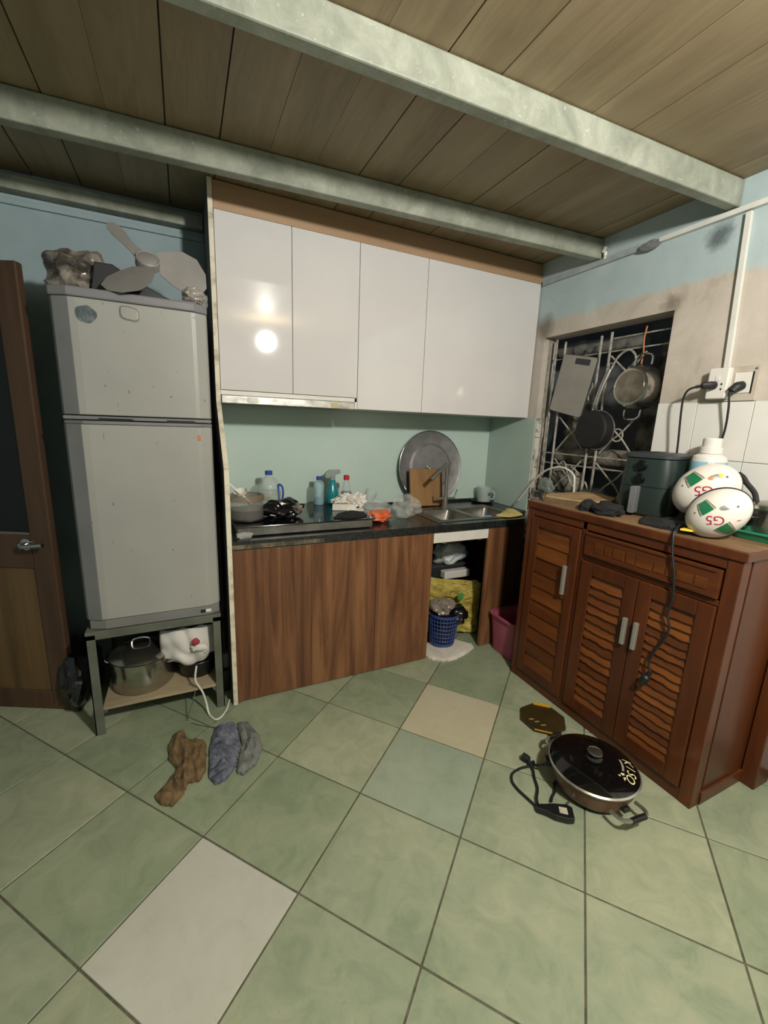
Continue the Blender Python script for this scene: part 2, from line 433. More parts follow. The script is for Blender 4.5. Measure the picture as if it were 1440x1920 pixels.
def clip(poly, x0, x1, y0, y1):
    for ax, lim, sg in ((0, x0, 1), (0, x1, -1), (1, y0, 1), (1, y1, -1)):
        out = []
        for i in range(len(poly)):
            a, b = poly[i-1], poly[i]; da = sg*(a[ax]-lim); db = sg*(b[ax]-lim)
            if (da < 0) != (db < 0):
                t = da/(da-db); out.append((a[0]+t*(b[0]-a[0]), a[1]+t*(b[1]-a[1])))
            if db >= 0: out.append(b)
        poly = out
        if len(poly) < 3: return []
    return poly

# ================================================================== ROOM
X0, X1, Y0, Y1, ZC = -1.75, 2.161, -2.6, 2.67, 2.46
fl = structure('floor', MB().box(X0-.1, X1+.1, Y0-.1, Y1+.1, -.08, -.003), 'grout')
th, ts, gx, gy = -.8734, .4, .239, 1.0096
eu = (cos(th), sin(th)); ev = (-sin(th), cos(th))
special = {(-1,-1): 'tileW', (0,2): 'tileY', (0,1): 'tileG'}
for i in range(-10, 11):
    for j in range(-11, 11):
        g = .0028
        P = [(gx+ts*(a*eu[0]+b*ev[0]), gy+ts*(a*eu[1]+b*ev[1])) for a, b in
             ((i+g/ts, j+g/ts), (i+1-g/ts, j+g/ts), (i+1-g/ts, j+1-g/ts), (i+g/ts, j+1-g/ts))]
        P = clip(P, X0, X1, Y0, Y1)
        if not P: continue
        if sum((P[k-1][0]*P[k][1]-P[k][0]*P[k-1][1]) for k in range(len(P)))/2 < .0004: continue
        t = build('tile', MB().prism(P, -.006, random.uniform(-.0006, .0006)), special.get((i, j), random.choice(['tileA', 'tileB', 'tileC'])), fl, bevel=.0012, seg=1)
        if (i, j) in special: t['label'] = {'tileW': 'plain white floor tile', 'tileY': 'cream floor tile', 'tileG': 'grey green floor tile'}[special[i, j]]

ce = structure('ceiling', MB().box(X0-.1, X1+.1, Y0-.1, Y1+.1, ZC+.014, ZC+.08), 'plankback')
x = .371 - .186*12; k = 0
while x < X1:
    g0 = .0025 if k % 7 in (0, 1, 3, 4) else .0005; g1 = .0025 if (k+1) % 7 in (0, 1, 3, 4) else .0005
    a, b = max(x+g0, X0), min(x+.186-g1, X1)
    if b-a > .02:
        build('plank', MB().box(a, b, Y0, Y1, ZC+random.uniform(0, .0025), ZC+.013), 'plank' if k % 2 else 'plankB', ce)
    x += .186; k += 1

# steel beams under the ceiling
def beam(p0, p1, wd, z0, z1):
    d = Vector((p1[0]-p0[0], p1[1]-p0[1], 0)); d.normalize(); n = Vector((-d.y, d.x, 0))
    P = [Vector((*p0, 0)), Vector((*p1, 0)), Vector((*p1, 0))+n*wd, Vector((*p0, 0))+n*wd]
    return MB().prism([(p.x, p.y) for p in P], z0, z1)
structure('beam', beam((X0, 1.272+.046*1.75), (X1, 1.272-.046*2.161), .048, 2.357, 2.458), 'beam', bevel=.006)
structure('beam', beam((X0, 1.985+.068*1.75), (X1, 1.985-.072*2.161), .055, 2.357, 2.458), 'beam', bevel=.006)
structure('beam', MB().box(X0, .148, 2.6, 2.665, 2.365, 2.425), 'beam', bevel=.005)

# back wall, left wall, wall behind the camera
structure('wall_back', MB().box(X0-.1, X1+.1, Y1, Y1+.1, -.02, ZC+.02), 'wallb')
structure('wall_left', MB().box(X0-.1, X0, Y0, Y1, -.02, ZC+.02), 'wallb')
structure('wall_front', MB().box(X0-.1, X1+.1, Y0-.1, Y0, -.02, ZC+.02), 'wallb')
# right wall with the window opening
WY0, WY1, WZ0, WZ1 = 1.378, 2.197, 1.0, 2.0
mb = MB()
mb.box(X1, X1+.12, Y0, WY0, -.02, ZC+.02); mb.box(X1, X1+.12, WY1, Y1, -.02, ZC+.02)
mb.box(X1, X1+.12, WY0, WY1, WZ1, ZC+.02); mb.box(X1, X1+.12, WY0, WY1, -.02, WZ0)
wr = structure('wall_right', mb, 'wallr')
tz = [1.565, 1.311, 1.057, .803, .549, .295, .041]
ty = [1.378, 1.196, .976, .772, .568, .364, .16, -.044, -.248]
build('tile_backing', MB().box(X1-.004, X1+.001, -.3, 1.378, .04, 1.565), 'gap', wr)
for a in range(len(ty)-1):
    for b in range(len(tz)-1):
        build('tile', MB().box(X1-.009, X1-.0035, ty[a+1]+.0012, ty[a]-.0012, tz[b+1]+.0012, tz[b]-.0012), 'walltile', wr, bevel=.001, seg=1)
# leftover stained tiles on the far jamb and beside the green panel
for y0, y1, z0, z1, x0, x1 in ((2.187, 2.1965, 1.365, 1.49, X1+.004, X1+.075), (2.187, 2.1965, 1.16, 1.36, X1+.004, X1+.05), (2.187, 2.1965, 1.005, 1.155, X1+.004, X1+.05)):
    build('tile', MB().box(x0, x1, y0, y1, z0, z1), 'jambtile', wr, bevel=.001, seg=1)
build('jamb_lining', MB().box(X1+.002, X1+.117, 2.1975, 2.2, WZ0, WZ1), 'jamb', wr)
build('jamb_tile', MB().box(X1-.006, X1-.0005, 2.168, 2.198, .93, 1.26), 'jambtile', wr, bevel=.001, seg=1)
build('reveal', MB().box(X1+.06, X1+.119, WY0+.0005, WY0+.02, WZ0, WZ1), 'jambdark', wr)

# what lies outside the window: a sooty wall, a drain pipe, scrap
structure('wall_outside', MB().box(2.62, 2.7, .6, 3.0, .2, 2.9), 'wallout')
structure('ground_outside', MB().box(2.285, 2.62, .6, 3.0, .2, 1.0), 'wallout')
wn = structure('window_1')
for nm, b in (('window_frame', (2.205, 2.215, 2.178, 2.196, WZ0, 1.99)), ('window_frame', (2.205, 2.215, 2.128, 2.14, WZ0, 1.985)),):
    build(nm, MB().box(*b), 'grille', wn)
def bar(pts, r, smooth=0): return build('bar', MB().tube(pts, r, 6, smooth), 'grille', wn, smooth=True)
GX = 2.225
for y, z0, z1 in ((2.075, 1.0, 1.965), (1.815, 1.0, 1.96), (1.750, 1.0, 1.97)):
    bar([(GX, y, z0), (GX, y, z1)], .0075)
for z, y0, y1, r in ((1.935, 1.385, 1.76, .004), (1.865, 1.385, 2.19, .004), (1.265, 1.5, 2.19, .005), (1.20, 1.5, 2.19, .005), (1.585, 1.79, 1.93, .005)):
    bar([(GX+.008, y0, z), (GX+.008, y1, z)], r)
for zz in (1.74, 1.40, 1.13):
    for cy, sgn in ((1.63, 1), (1.95, -1)):
        if zz == 1.74 and sgn < 0: continue
        bar([(GX, cy-.10, zz+.10), (GX, cy-.03, zz+.02), (GX, cy+.03, zz-.03), (GX, cy+.10, zz-.11)], .005)
        bar([(GX+.004, cy+.11, zz+.10), (GX+.004, cy+.03, zz+.03), (GX+.004, cy-.03, zz-.02), (GX+.004, cy-.10, zz-.10)], .005)
bar([(GX, 1.63+.035*cos(a), 1.40+.035*sin(a)) for a in [k*pi/6 for k in range(13)]], .005)
bar([(GX, 1.74, 1.72), (GX, 1.70, 1.82), (GX, 1.64, 1.86), (GX, 1.60, 1.84), (GX, 1.585, 1.80), (GX, 1.62, 1.76)], .006, 4)
bar([(GX, 1.86, 1.72), (GX, 1.835, 1.68), (GX, 1.86, 1.63), (GX, 1.84, 1.58)], .005, 4)
bar([(GX, 2.05, 1.15), (GX, 1.98, 1.22), (GX, 1.93, 1.13), (GX, 1.90, 1.08)], .005, 4)
bar([(GX, 1.92, 1.2), (GX, 1.86, 1.16), (GX, 1.9, 1.08)], .005)
bar([(GX, 1.82, 1.06), (GX, 1.80, 1.11), (GX, 1.77, 1.06)], .005, 4)
solo('copper_wire', MB().tube([(GX-.006, 1.545, 1.965), (GX-.007, 1.55, 1.9), (GX-.006, 1.543, 1.83), (GX-.006, 1.546, 1.775)], .004, 6, 4), 'rust',
     'short orange copper wire hanging at the top of the window grille', 'wire', smooth=True)
mb = MB().lathe([(.045, -.30), (.045, .08), (.052, .08), (.052, .16), (.045, .16), (.045, .30)], (2.42, 1.98, 1.945), (0, 1, 0.03), 16)
solo('drain_pipe', mb, 'pipe', 'grey pipe running level behind the top of the window grille', 'pipe', smooth=True)
solo('broken_block', crumple((2.50, 1.60, 1.44), (.07, .08, .44), 3, .35, 2.5, 1.001), 'scrap', 'pale broken post outside the grille behind the steel pot', 'rubble')
solo('broken_block', crumple((2.47, 1.42, 1.20), (.07, .09, .2), 5, .35, 2.5, 1.001), 'scrap', 'broken lump outside the grille below the steel pot', 'rubble')
solo('broken_block', crumple((2.48, 2.12, 1.28), (.08, .12, .3), 9, .35, 2.5, 1.001), 'scrap', 'tall rubble lump behind the grille beneath the cutting board', 'rubble')
solo('fallen_log', MB().lathe([(.05, -.32), (.055, 0), (.045, .3)], (2.35, 1.86, 1.255), (0, 1, -.03), 12), 'scrap', 'pale log lying across behind the bottom of the grille', 'log', smooth=True)
solo('stone', crumple((2.35, 2.06, 1.09), (.05, .14, .1), 12, .3, 2, 1.001), 'scrap', 'sooty stone behind the lower far corner of the grille', 'stone')
solo('stone', crumple((2.195, 1.48, 1.045), (.018, .08, .055), 14, .2, 2, 1.001), 'scrap', 'grey rounded stone on the sill between board and air fryer', 'stone')

# ================================================================== TALL SIDE PANEL
t = thing('side_panel', 'tall pale-edged board standing between refrigerator and kitchen cabinets', 'panel', (.16, 2.3, 0))
prof = [(1.985, 0.002), (2.665, 0.002), (2.665, 2.455), (2.262, 2.455), (2.262, 1.492), (1.985, 1.19)]
build('board', MB().prism(prof, .151, .1655, lambda u, v, w: (w, u, v)), 'panelside', t)
build('inner_face', MB().prism(prof, .1657, .171, lambda u, v, w: (w, u, v)), 'white', t)
ep = [(1.9835, .002), (1.985, .002), (1.985, 1.19), (2.262, 1.492), (2.262, 2.455), (2.2605, 2.455), (2.2605, 1.4925), (1.9835, 1.1905)]
build('edge_strip', MB().prism(ep, .1505, .1715, lambda u, v, w: (w, u, v)), 'edge', t)

# ================================================================== WALL CABINETS
t = thing('wall_cabinet', 'glossy white four-door wall cabinet above the green splashback', 'cabinet', (1.16, 2.47, 1.49))
mb = MB().box(.1725, .89, 2.290, 2.655, 1.532, 1.55); mb.box(.89, 2.157, 2.290, 2.655, 1.491, 1.51)
mb.box(.1725, .19, 2.29, 2.655, 1.51, 2.34); mb.box(2.14, 2.157, 2.29, 2.655, 1.51, 2.34); mb.box(.1725, 2.157, 2.64, 2.655, 1.55, 2.34); mb.box(.1725, 2.157, 2.29, 2.655, 2.32, 2.34)
mb.box(.876, .89, 2.272, 2.655, 1.491, 1.55)
build('carcass', mb, 'white', t)
for a, b, z in ((.1735, .529, 1.552), (.529, .89, 1.552), (.89, 1.308, 1.491), (1.308, 2.156, 1.491)):
    build('door', MB().box(a+.0012, b-.0012, 2.27, 2.288, z, 2.3385), 'gloss', t, bevel=.0015)
build('bottom_rail', MB().box(.1735, .889, 2.272, 2.289, 1.528, 1.5495), 'white', t, bevel=.001)
build('filler_strip', MB().box(.1735, 2.157, 2.2715, 2.29, 2.340, 2.455), 'oakstrip', t)
t = thing('range_hood', 'slim stainless range hood front under the two left wall cabinet doors', 'range hood', (.53, 2.45, 1.49))
hm = mat('smeared_hood_steel', '#8b8b84', '#c4c2b8', 16, .3, .6, stretch=(1, 1, 2), detail=6)
build('hood_box', MB().box(.176, .873, 2.285, 2.64, 1.491, 1.525), 'steeld', t)
build('front_strip', MB().box(.176, .873, 2.266, 2.284, 1.4885, 1.5265), hm, t, bevel=.002)
build('switch_plate', MB().box(.298, .350, 2.2635, 2.2658, 1.496, 1.521), 'steeld', t)
build('label_sticker', MB().box(.735, .775, 2.264, 2.2658, 1.495, 1.519), mat('worn_yellow_label', '#b49a45', '#a9a799', 60, .5), t)

# ================================================================== SPLASHBACKS
solo('splashback', MB().box(.1725, 2.15, 2.657, 2.668, .852, 1.53), 'splash', 'pale green glass splashback behind the counter', 'splashback')
solo('splashback', MB().box(2.1505, 2.1605, 2.19, 2.657, .852, 1.49), 'splashr', 'narrow green glass splashback on the side wall by the window', 'splashback')

# ================================================================== BASE CABINET + COUNTER
t = thing('base_cabinet', 'walnut base cabinet under the black counter with open bay', 'cabinet', (.9, 2.3, 0))
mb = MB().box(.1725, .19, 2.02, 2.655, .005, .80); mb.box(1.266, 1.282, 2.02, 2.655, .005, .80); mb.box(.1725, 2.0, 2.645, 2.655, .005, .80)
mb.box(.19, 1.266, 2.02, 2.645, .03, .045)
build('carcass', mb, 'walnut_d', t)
for a, b in ((.1735, .5535), (.5545, .9205), (.9225, 1.2795)):
    build('door', MB().box(a, b, 2.0, 2.018, .006, .8045), 'walnut', t, bevel=.001)
build('white_rail', MB().box(1.285, 1.695, 2.004, 2.022, .742, .8035), 'white', t)
build('end_strip', MB().box(1.682, 1.84, 2.0, 2.019, .005, .8045), 'walnut', t, bevel=.001)
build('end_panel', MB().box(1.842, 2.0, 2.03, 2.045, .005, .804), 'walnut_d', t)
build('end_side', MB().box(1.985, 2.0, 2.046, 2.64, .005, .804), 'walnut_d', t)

t = thing('countertop', 'black granite kitchen countertop with rounded outer corner', 'countertop', (1.1, 2.3, .806))
SX0, SX1, SY0, SY1 = 1.345, 1.985, 2.065, 2.455
cor = [(2.0-.06+.06*sin(a), 2.055-.06*cos(a)) for a in [k*pi/12 for k in range(7)]]
mb = MB()
mb.box(.1735, SX0, 1.9965, 2.655, .806, .85); mb.box(SX0, SX1, SY1, 2.655, .806, .85)
mb.prism([(SX0, 1.995)]+cor+[(2.0, SY0), (SX0, SY0)], .806, .85)
mb.prism([(SX1, SY0), (2.0, SY0), (2.0, 2.19), (2.148, 2.19), (2.148, 2.655), (SX1, 2.655)], .806, .85)
build('slab', mb, 'granite', t)
build('worn_edge', MB().box(.1735, .62, 1.9935, 1.9963, .812, .832), 'granedge', t)
build('upstand', MB().box(.1735, 2.148, 2.640, 2.6565, .8503, .868), 'granite', t)

t = thing('kitchen_sink', 'double-bowl stainless sink set into the counter end', 'sink', (1.66, 2.26, .855))
mb = MB()
# rim with two openings
B1 = (1.395, 1.635, 2.10, 2.375); B2 = (1.685, 1.95, 2.10, 2.375)
x0, x1, y0, y1 = SX0-.008, SX1+.008, SY0-.008, SY1+.008
mb.box(x0, x1, y0, B1[2], .8503, .855); mb.box(x0, x1, B1[3], y1, .8503, .855)
mb.box(x0, B1[0], B1[2], B1[3], .8503, .855); mb.box(B1[1], B2[0], B1[2], B1[3], .8503, .855); mb.box(B2[1], x1, B1[2], B1[3], .8503, .855)
build('rim', mb, 'sinksteel', t, bevel=.002)
def bowl(b, dep):
    mb = MB(); n = 24; r0 = .05; rings = []
    def ring(ins, z, r):
        x0, x1, y0, y1 = b[0]+ins, b[1]-ins, b[2]+ins, b[3]-ins; P = []
        for cx, cy, a0 in ((x1-r, y1-r, 0), (x0+r, y1-r, pi/2), (x0+r, y0+r, pi), (x1-r, y0+r, 3*pi/2)):
            for k in range(6):
                a = a0 + k*pi/10; P.append((cx+r*cos(a), cy+r*sin(a), z))
        return P
    L = [ring(-.002, .8525, .012), ring(0, .848, .035), ring(.006, .76, .05), ring(.02, .69, .05), ring(.05, .68, .05)]
    vs = [p for q in L for p in q]; fs = []
    for j in range(len(L)-1):
        for i in range(24): k = (i+1) % 24; fs.append((j*24+i, (j+1)*24+i, (j+1)*24+k, j*24+k))
    fs.append(tuple(range(4*24, 5*24)))
    return mb.add(vs, fs)
for b in (B1, B2):
    build('bowl', bowl(b, .17), 'sinksteel', t, smooth=True, ang=50)
    build('drain', MB().lathe([(.03, .6805), (.03, .683), (.022, .684)], ((b[0]+b[1])/2, (b[2]+b[3])/2, 0), seg=16), 'steel', t)

t = thing('kitchen_faucet', 'tall stainless sink faucet with two lever handles', 'faucet', (1.615, 2.405, .855))
fx, fy = 1.615, 2.405
build('post', MB().lathe([(.026, .0), (.026, .01), (.019, .015), (.017, .085), (.0125, .09), (.0125, .29), (.015, .295), (.015, .325), (.010, .327)], (fx, fy, .8555), seg=20), 'steel', t, smooth=True)
build('spout', MB().tube([(fx+.022, fy+.008, 1.168), (fx-.01, fy-.005, 1.160), (fx-.09, fy-.03, 1.11), (fx-.155, fy-.05, 1.065)], [.014, .014, .013, .0125], 12), 'steel', t, smooth=True)
build('crossbar', MB().tube([(fx-.068, fy+.005, .925), (fx+.072, fy-.005, .925)], .0095, 12), 'steel', t, smooth=True)
build('lever', MB().tube([(fx-.066, fy+.005, .93), (fx-.068, fy+.005, .965)], .0045, 8), 'steel', t, smooth=True)
build('lever', MB().tube([(fx+.070, fy-.005, .93), (fx+.082, fy-.015, .99)], .0045, 8), 'steel', t, smooth=True)

# round tray leaning on the splashback
t = thing('round_tray', 'large round aluminium tray leaning on the green splashback', 'tray', (1.6, 2.6, .853))
ax = Vector((0, -1, .12)).normalized(); cc = Vector((1.605, 2.6105, 1.120))
build('dish', MB().lathe([(.0, .010), (.155, .010), (.165, .004), (.172, .0), (.245, .006), (.256, .012), (.259, .008), (.256, .002), (.17, -.006), (.0, -.002)], cc, ax, 64, False, False), 'traysteel', t, smooth=True, ang=25)
build('rim_bead', MB().tube([cc + ax*.010 + .258*(cos(a)*Vector((1,0,0)) + sin(a)*ax.cross(Vector((1,0,0)))) for a in [k*2*pi/64 for k in range(64)]], .0035, 8, closed=True), 'chrome', t, smooth=True)
t = thing('cutting_board', 'square wooden cutting board leaning against the round tray', 'cutting board', (1.52, 2.5, .855))
rx = Matrix.Rotation(-.19, 3, 'X') @ Matrix.Rotation(.02, 3, 'Y')
build('plank_body', MB().obox((1.522, 2.516, .988), (.262, .02, .262), rx), 'chopwood', t, bevel=.006)
build('hanging_hook', MB().tube([(1.545+.012*cos(a), 2.535, 1.128+.012*sin(a)) for a in [k*pi/6 for k in range(12)]], .0025, 6, closed=True), 'chrome', t, smooth=True)

# cup on a dark dish in the corner
t = thing('dark_dish', 'shallow dark dish in the corner behind the sink', 'dish', (2.05, 2.55, .85))
build('bowl', MB().lathe([(.05, .0), (.075, .004), (.088, .018), (.084, .018), (.07, .008), (.0, .006)], (2.053, 2.549, .8505), seg=28, cap1=False), 'black', t, smooth=True)
t = thing('measuring_cup', 'small frosted plastic cup standing on the dark dish', 'cup', (2.06, 2.55, .858))
build('cup_body', MB().lathe([(.0, .003), (.045, .003), (.048, .0), (.058, .115), (.055, .115), (.046, .006), (.0, .006)], (2.062, 2.55, .857), seg=28, cap0=False, cap1=False), film('frosted_plastic', '#b7c2be', .55, .3), t, smooth=True)
build('blue_print', MB().box(2.055, 2.08, 2.486, 2.4875, .915, .935), 'sticker', t)
build('handle', MB().tube([(2.105, 2.52, .945), (2.125, 2.505, .93), (2.122, 2.505, .89), (2.10, 2.52, .875)], .005, 8, 4), film('frosted_plastic_b', '#b7c2be', .6, .3), t, smooth=True)

# yellow cloth over sink end
solo('dish_cloth', drape([(1.79, 2.085), (1.86, 2.03), (1.94, 2.04), (2.005, 2.06), (2.06, 2.2), (2.04, 2.26), (1.97, 2.20), (1.90, 2.15), (1.84, 2.11)], .856, .016, 18, 4, .006), 'yellowcloth',
     'pale yellow cloth lying over the outer end of the sink', 'cloth', smooth=True)
solo('sponge', crumple((1.765, 2.12, .845), (.035, .02, .012), 6, .1, 1.5, sub=3), 'lilac', 'pale blue sponge at the edge of the far sink bowl', 'sponge', smooth=True)

# ================================================================== ON THE COUNTER
t = thing('cooktop', 'black glass countertop cooktop with grey metal front', 'cooktop', (.57, 2.3, .851))
build('metal_case', MB().box(.205, .915, 2.058, 2.56, .856, .899), 'steeld', t, bevel=.003)
build('glass_top', MB().box(.198, .93, 2.05, 2.57, .8995, .9055), 'blackglass', t, bevel=.002)
build('foot', MB().box(.3, .34, 2.1, 2.14, .8505, .8555), 'black', t); build('foot', MB().box(.8, .84, 2.1, 2.14, .8505, .8555), 'black', t)
build('foot', MB().box(.3, .34, 2.48, 2.52, .8505, .8555), 'black', t); build('foot', MB().box(.8, .84, 2.48, 2.52, .8505, .8555), 'black', t)

t = thing('glass_pot', 'smoky glass pot with brown rim on the left of the cooktop', 'pot', (.268, 2.21, .906))
cx, cy = .272, 2.215
build('pot_body', MB().lathe([(.0, .0), (.075, .0), (.083, .01), (.085, .125), (.081, .125), (.079, .012), (.0, .006)], (cx, cy, .9062), seg=36, cap0=False, cap1=False), 'potglass', t, smooth=True)
build('rim_band', MB().lathe([(.0855, .10), (.0875, .10), (.0875, .13), (.08, .13), (.08, .127)], (cx, cy, .9062), seg=36, cap0=False, cap1=False), film('brown_residue', '#7d6850', .6, .4), t, smooth=True)
build('residue_liquid', MB().lathe([(.0, .007), (.078, .007), (.079, .055), (.0, .055)], (cx, cy, .9062), seg=32, cap0=False, cap1=False), film('grey_dishwater', '#3d3d40', .72, .2), t, smooth=True)
build('base_ring', MB().tube([(cx+.084*cos(a), cy+.084*sin(a), .911) for a in [k*2*pi/36 for k in range(36)]], .004, 6, closed=True), 'black', t, smooth=True)
t = thing('ladle', 'pale plastic ladle leaning in the glass pot against the panel', 'ladle', (.25, 2.26, .98))
build('handle', MB().tube([(.30, 2.22, .985), (.235, 2.25, 1.045), (.19, 2.27, 1.09)], [.006, .005, .006], 8, 4), 'paper', t, smooth=True)
build('scoop', MB().lathe([(.035, 0), (.03, -.014), (.015, -.024), (.0, -.027), (.0, -.025), (.014, -.021), (.027, -.012), (.033, 0)], (.245, 2.25, 1.048), (-.3, -.3, .9), 20, False, False), 'paper', t, smooth=True)

def bottle_body(c, prof, seg=28): return MB().lathe(prof, c, seg=seg, cap0=True, cap1=False)
t = thing('water_jug', 'big clear five litre jug with blue cap and blue handle', 'bottle', (.43, 2.47, .906))
jc = (.43, 2.47, .9062)
build('jug_body', bottle_body(jc, [(.0, .006), (.06, .0), (.066, .01), (.067, .05), (.063, .056), (.067, .062), (.067, .10), (.064, .106), (.066, .112), (.06, .14), (.045, .168), (.022, .187), (.018, .20)]), 'bottle', t, smooth=True)
build('cap', MB().lathe([(.021, .197), (.0215, .218), (.019, .221), (.0, .221)], jc, seg=20, cap1=False), 'bluecap', t, smooth=True)
build('handle', MB().tube([(.475, 2.425, 1.048), (.492, 2.41, 1.044), (.497, 2.405, 1.02), (.497, 2.405, .985), (.490, 2.41, .962), (.478, 2.422, .965), (.475, 2.426, 1.0)], .006, 8, 4, closed=True), 'bluecap', t, smooth=True)
build('label_patch', MB().lathe([(.0675, .064), (.0675, .10)], jc, seg=28, cap0=False, cap1=False), film('faded_label', '#a8b09a', .35, .4), t, smooth=True)

solo('black_bag', crumple((.462, 2.235, .945), (.105, .065, .05), 21, .5, 2.4, .907), 'blackbag', 'crumpled black plastic bag in front of the water jug', 'bag', smooth=True)
solo('paper_scrap', MB().prism([(.375, 2.14), (.40, 2.12), (.385, 2.15)], .935, .938), 'paper', 'small white scrap of paper stuck to the black bag', 'paper')
solo('tea_bag_wrapper', crumple((.53, 2.215, .945), (.035, .03, .03), 33, .5, 2.8, .907, 3), 'bagdull', 'crumpled brown wrapper at the end of the black bag', 'wrapper', smooth=True)
t = thing('clear_bowl', 'small clear plastic bowl turned over behind the black bag', 'bowl', (.54, 2.44, .906))
build('shell', MB().lathe([(.045, .0), (.043, .03), (.033, .055), (.015, .068), (.0, .07), (.0, .068), (.015, .066), (.031, .053), (.041, .03), (.043, .0)], (.54, 2.44, .9062), seg=24, cap0=False, cap1=False), 'bottle', t, smooth=True)
solo('clear_wrapper', crumple((.235, 2.03, .868), (.035, .022, .018), 27, .5, 2.6, .851, 3), 'clearbag', 'clear crumpled wrapper at the left front edge of the counter', 'wrapper', smooth=True)

t = thing('plastic_bottle', 'slim clear bottle with blue cap against the splashback', 'bottle', (.742, 2.51, .906))
bc = (.742, 2.51, .9062)
build('bottle_body', bottle_body(bc, [(.0, .004), (.03, .0), (.033, .008), (.033, .125), (.026, .145), (.015, .153), (.014, .158)], 20), film('blue_tint_plastic', '#9fc0c8', .45, .1), t, smooth=True)
build('cap', MB().lathe([(.017, .155), (.017, .176), (.0, .177)], bc, seg=16, cap1=False), 'bluecap', t, smooth=True)
build('liquid', MB().lathe([(.0, .003), (.029, .003), (.029, .045), (.0, .045)], bc, seg=16, cap0=False, cap1=False), 'liquid', t, smooth=True)
t = thing('spray_bottle', 'teal spray bottle with grey trigger head', 'spray bottle', (.835, 2.53, .906))
sc = (.835, 2.53, .9062)
build('bottle_body', bottle_body(sc, [(.0, .003), (.036, .0), (.04, .01), (.04, .07), (.03, .10), (.022, .125), (.02, .15), (.014, .152)], 20), 'teal', t, smooth=True)
gm = mat('grey_trigger', '#7f8a84', '#8b958f', 8, .5)
build('collar', MB().lathe([(.018, .15), (.018, .17), (.012, .172)], sc, seg=16), gm, t, smooth=True)
hp = [(-.050, .165), (-.046, .195), (-.02, .213), (.05, .213), (.052, .192), (.022, .185), (.012, .17), (-.012, .17), (-.03, .158)]
build('trigger_head', MB().prism([(u, v) for u, v in reversed(hp)], -.013, .013, lambda u, v, w_: (sc[0]+u, sc[1]+w_, sc[2]+v)), gm, t, bevel=.003)
t = thing('soy_bottle', 'clear sauce bottle with red cap and dark sauce', 'bottle', (.905, 2.46, .906))
oc = (.905, 2.46, .9062)
build('bottle_body', bottle_body(oc, [(.0, .003), (.032, .0), (.034, .01), (.034, .075), (.028, .10), (.017, .14), (.014, .162)], 20), 'bottle', t, smooth=True)
build('sauce', MB().lathe([(.0, .004), (.030, .004), (.032, .012), (.032, .072), (.030, .085), (.0, .085)], oc, seg=20, cap0=False, cap1=False), 'soy', t, smooth=True)
build('cap', MB().lathe([(.018, .158), (.018, .184), (.015, .187), (.0, .187)], oc, seg=16, cap1=False), 'redp', t, smooth=True)

t = thing('tissue_box', 'opened white box of paper napkins at the right of the cooktop', 'tissue box', (.85, 2.31, .906))
rz = Matrix.Rotation(-.35, 3, 'Z')
build('box_body', MB().obox((.845, 2.325, .925), (.14, .095, .036), rz), 'paper', t, bevel=.002)
build('flap', MB().obox((.895, 2.27, .912), (.10, .05, .003), rz @ Matrix.Rotation(.1, 3, 'X')), 'paper', t)
for k, (c_, r_) in enumerate((((.87, 2.34, .965), (.06, .05, .03)), ((.935, 2.33, .955), (.05, .045, .045)), ((.82, 2.34, .955), (.05, .035, .02)))):
    solo('crumpled_napkin', crumple(c_, r_, 41+k*3, .6, 3.6, .945 if k != 1 else .907), 'paper',
         ['crumpled white napkin heaped on the tissue box', 'crumpled white napkin standing beside the tissue box', 'flat crumpled napkin at the back of the tissue box'][k], 'napkin', smooth=False)
solo('black_cloth_scrap', drape([(.70, 2.10), (.80, 2.07), (.90, 2.10), (.925, 2.19), (.86, 2.26), (.76, 2.20)], .9057, .008, 20, 8), 'darkcloth', 'thin black cloth in front of the tissue box on the cooktop', 'cloth', smooth=True)
t = thing('plastic_tumbler', 'clear plastic tumbler lying beside the cooktop', 'tumbler', (1.03, 2.42, .87))
build('wall', MB().lathe([(.0, .0), (.03, .0), (.042, .10), (.039, .10), (.027, .004), (.0, .004)], (1.02, 2.41, .905), (.45, .12, .88), 24, False, False), film('tumbler_plastic', '#b4c0bb', .28, .08), t, smooth=True)
solo('orange_bag', crumple((1.005, 2.19, .882), (.085, .055, .036), 51, .5, 2.6, .851), 'orangebag', 'crumpled orange plastic bag at the right end of the cooktop', 'bag', smooth=True)
solo('clear_bag', crumple((1.05, 2.315, .90), (.085, .055, .055), 57, .5, 2.2, .851), 'clearbag', 'clear crumpled bag behind the orange bag', 'bag', smooth=True)
solo('clear_bag', crumple((1.235, 2.27, .908), (.09, .08, .07), 63, .5, 2.2, .851), 'clearbag', 'large clear crumpled plastic bag beside the sink', 'bag', smooth=True)

# white hose from window over to the sink
t = thing('water_hose', 'white hose arching from the window to the sink wall', 'hose', (2.12, 2.0, .9))
build('tube', MB().tube([(2.138, 2.258, .915), (2.135, 2.19, 1.0), (2.13, 2.118, 1.081), (2.122, 2.03, 1.15), (2.12, 1.949, 1.183), (2.12, 1.87, 1.188), (2.12, 1.80, 1.155), (2.12, 1.785, 1.1), (2.12, 1.783, 1.04)], .0065, 10, 5), 'whiteplastic', t, smooth=True)
build('hose_end', MB().tube([(2.140, 2.30, .875), (2.138, 2.258, .917)], .0085, 10), film('hose_connector', '#9fb3a8', .8), t, smooth=True)

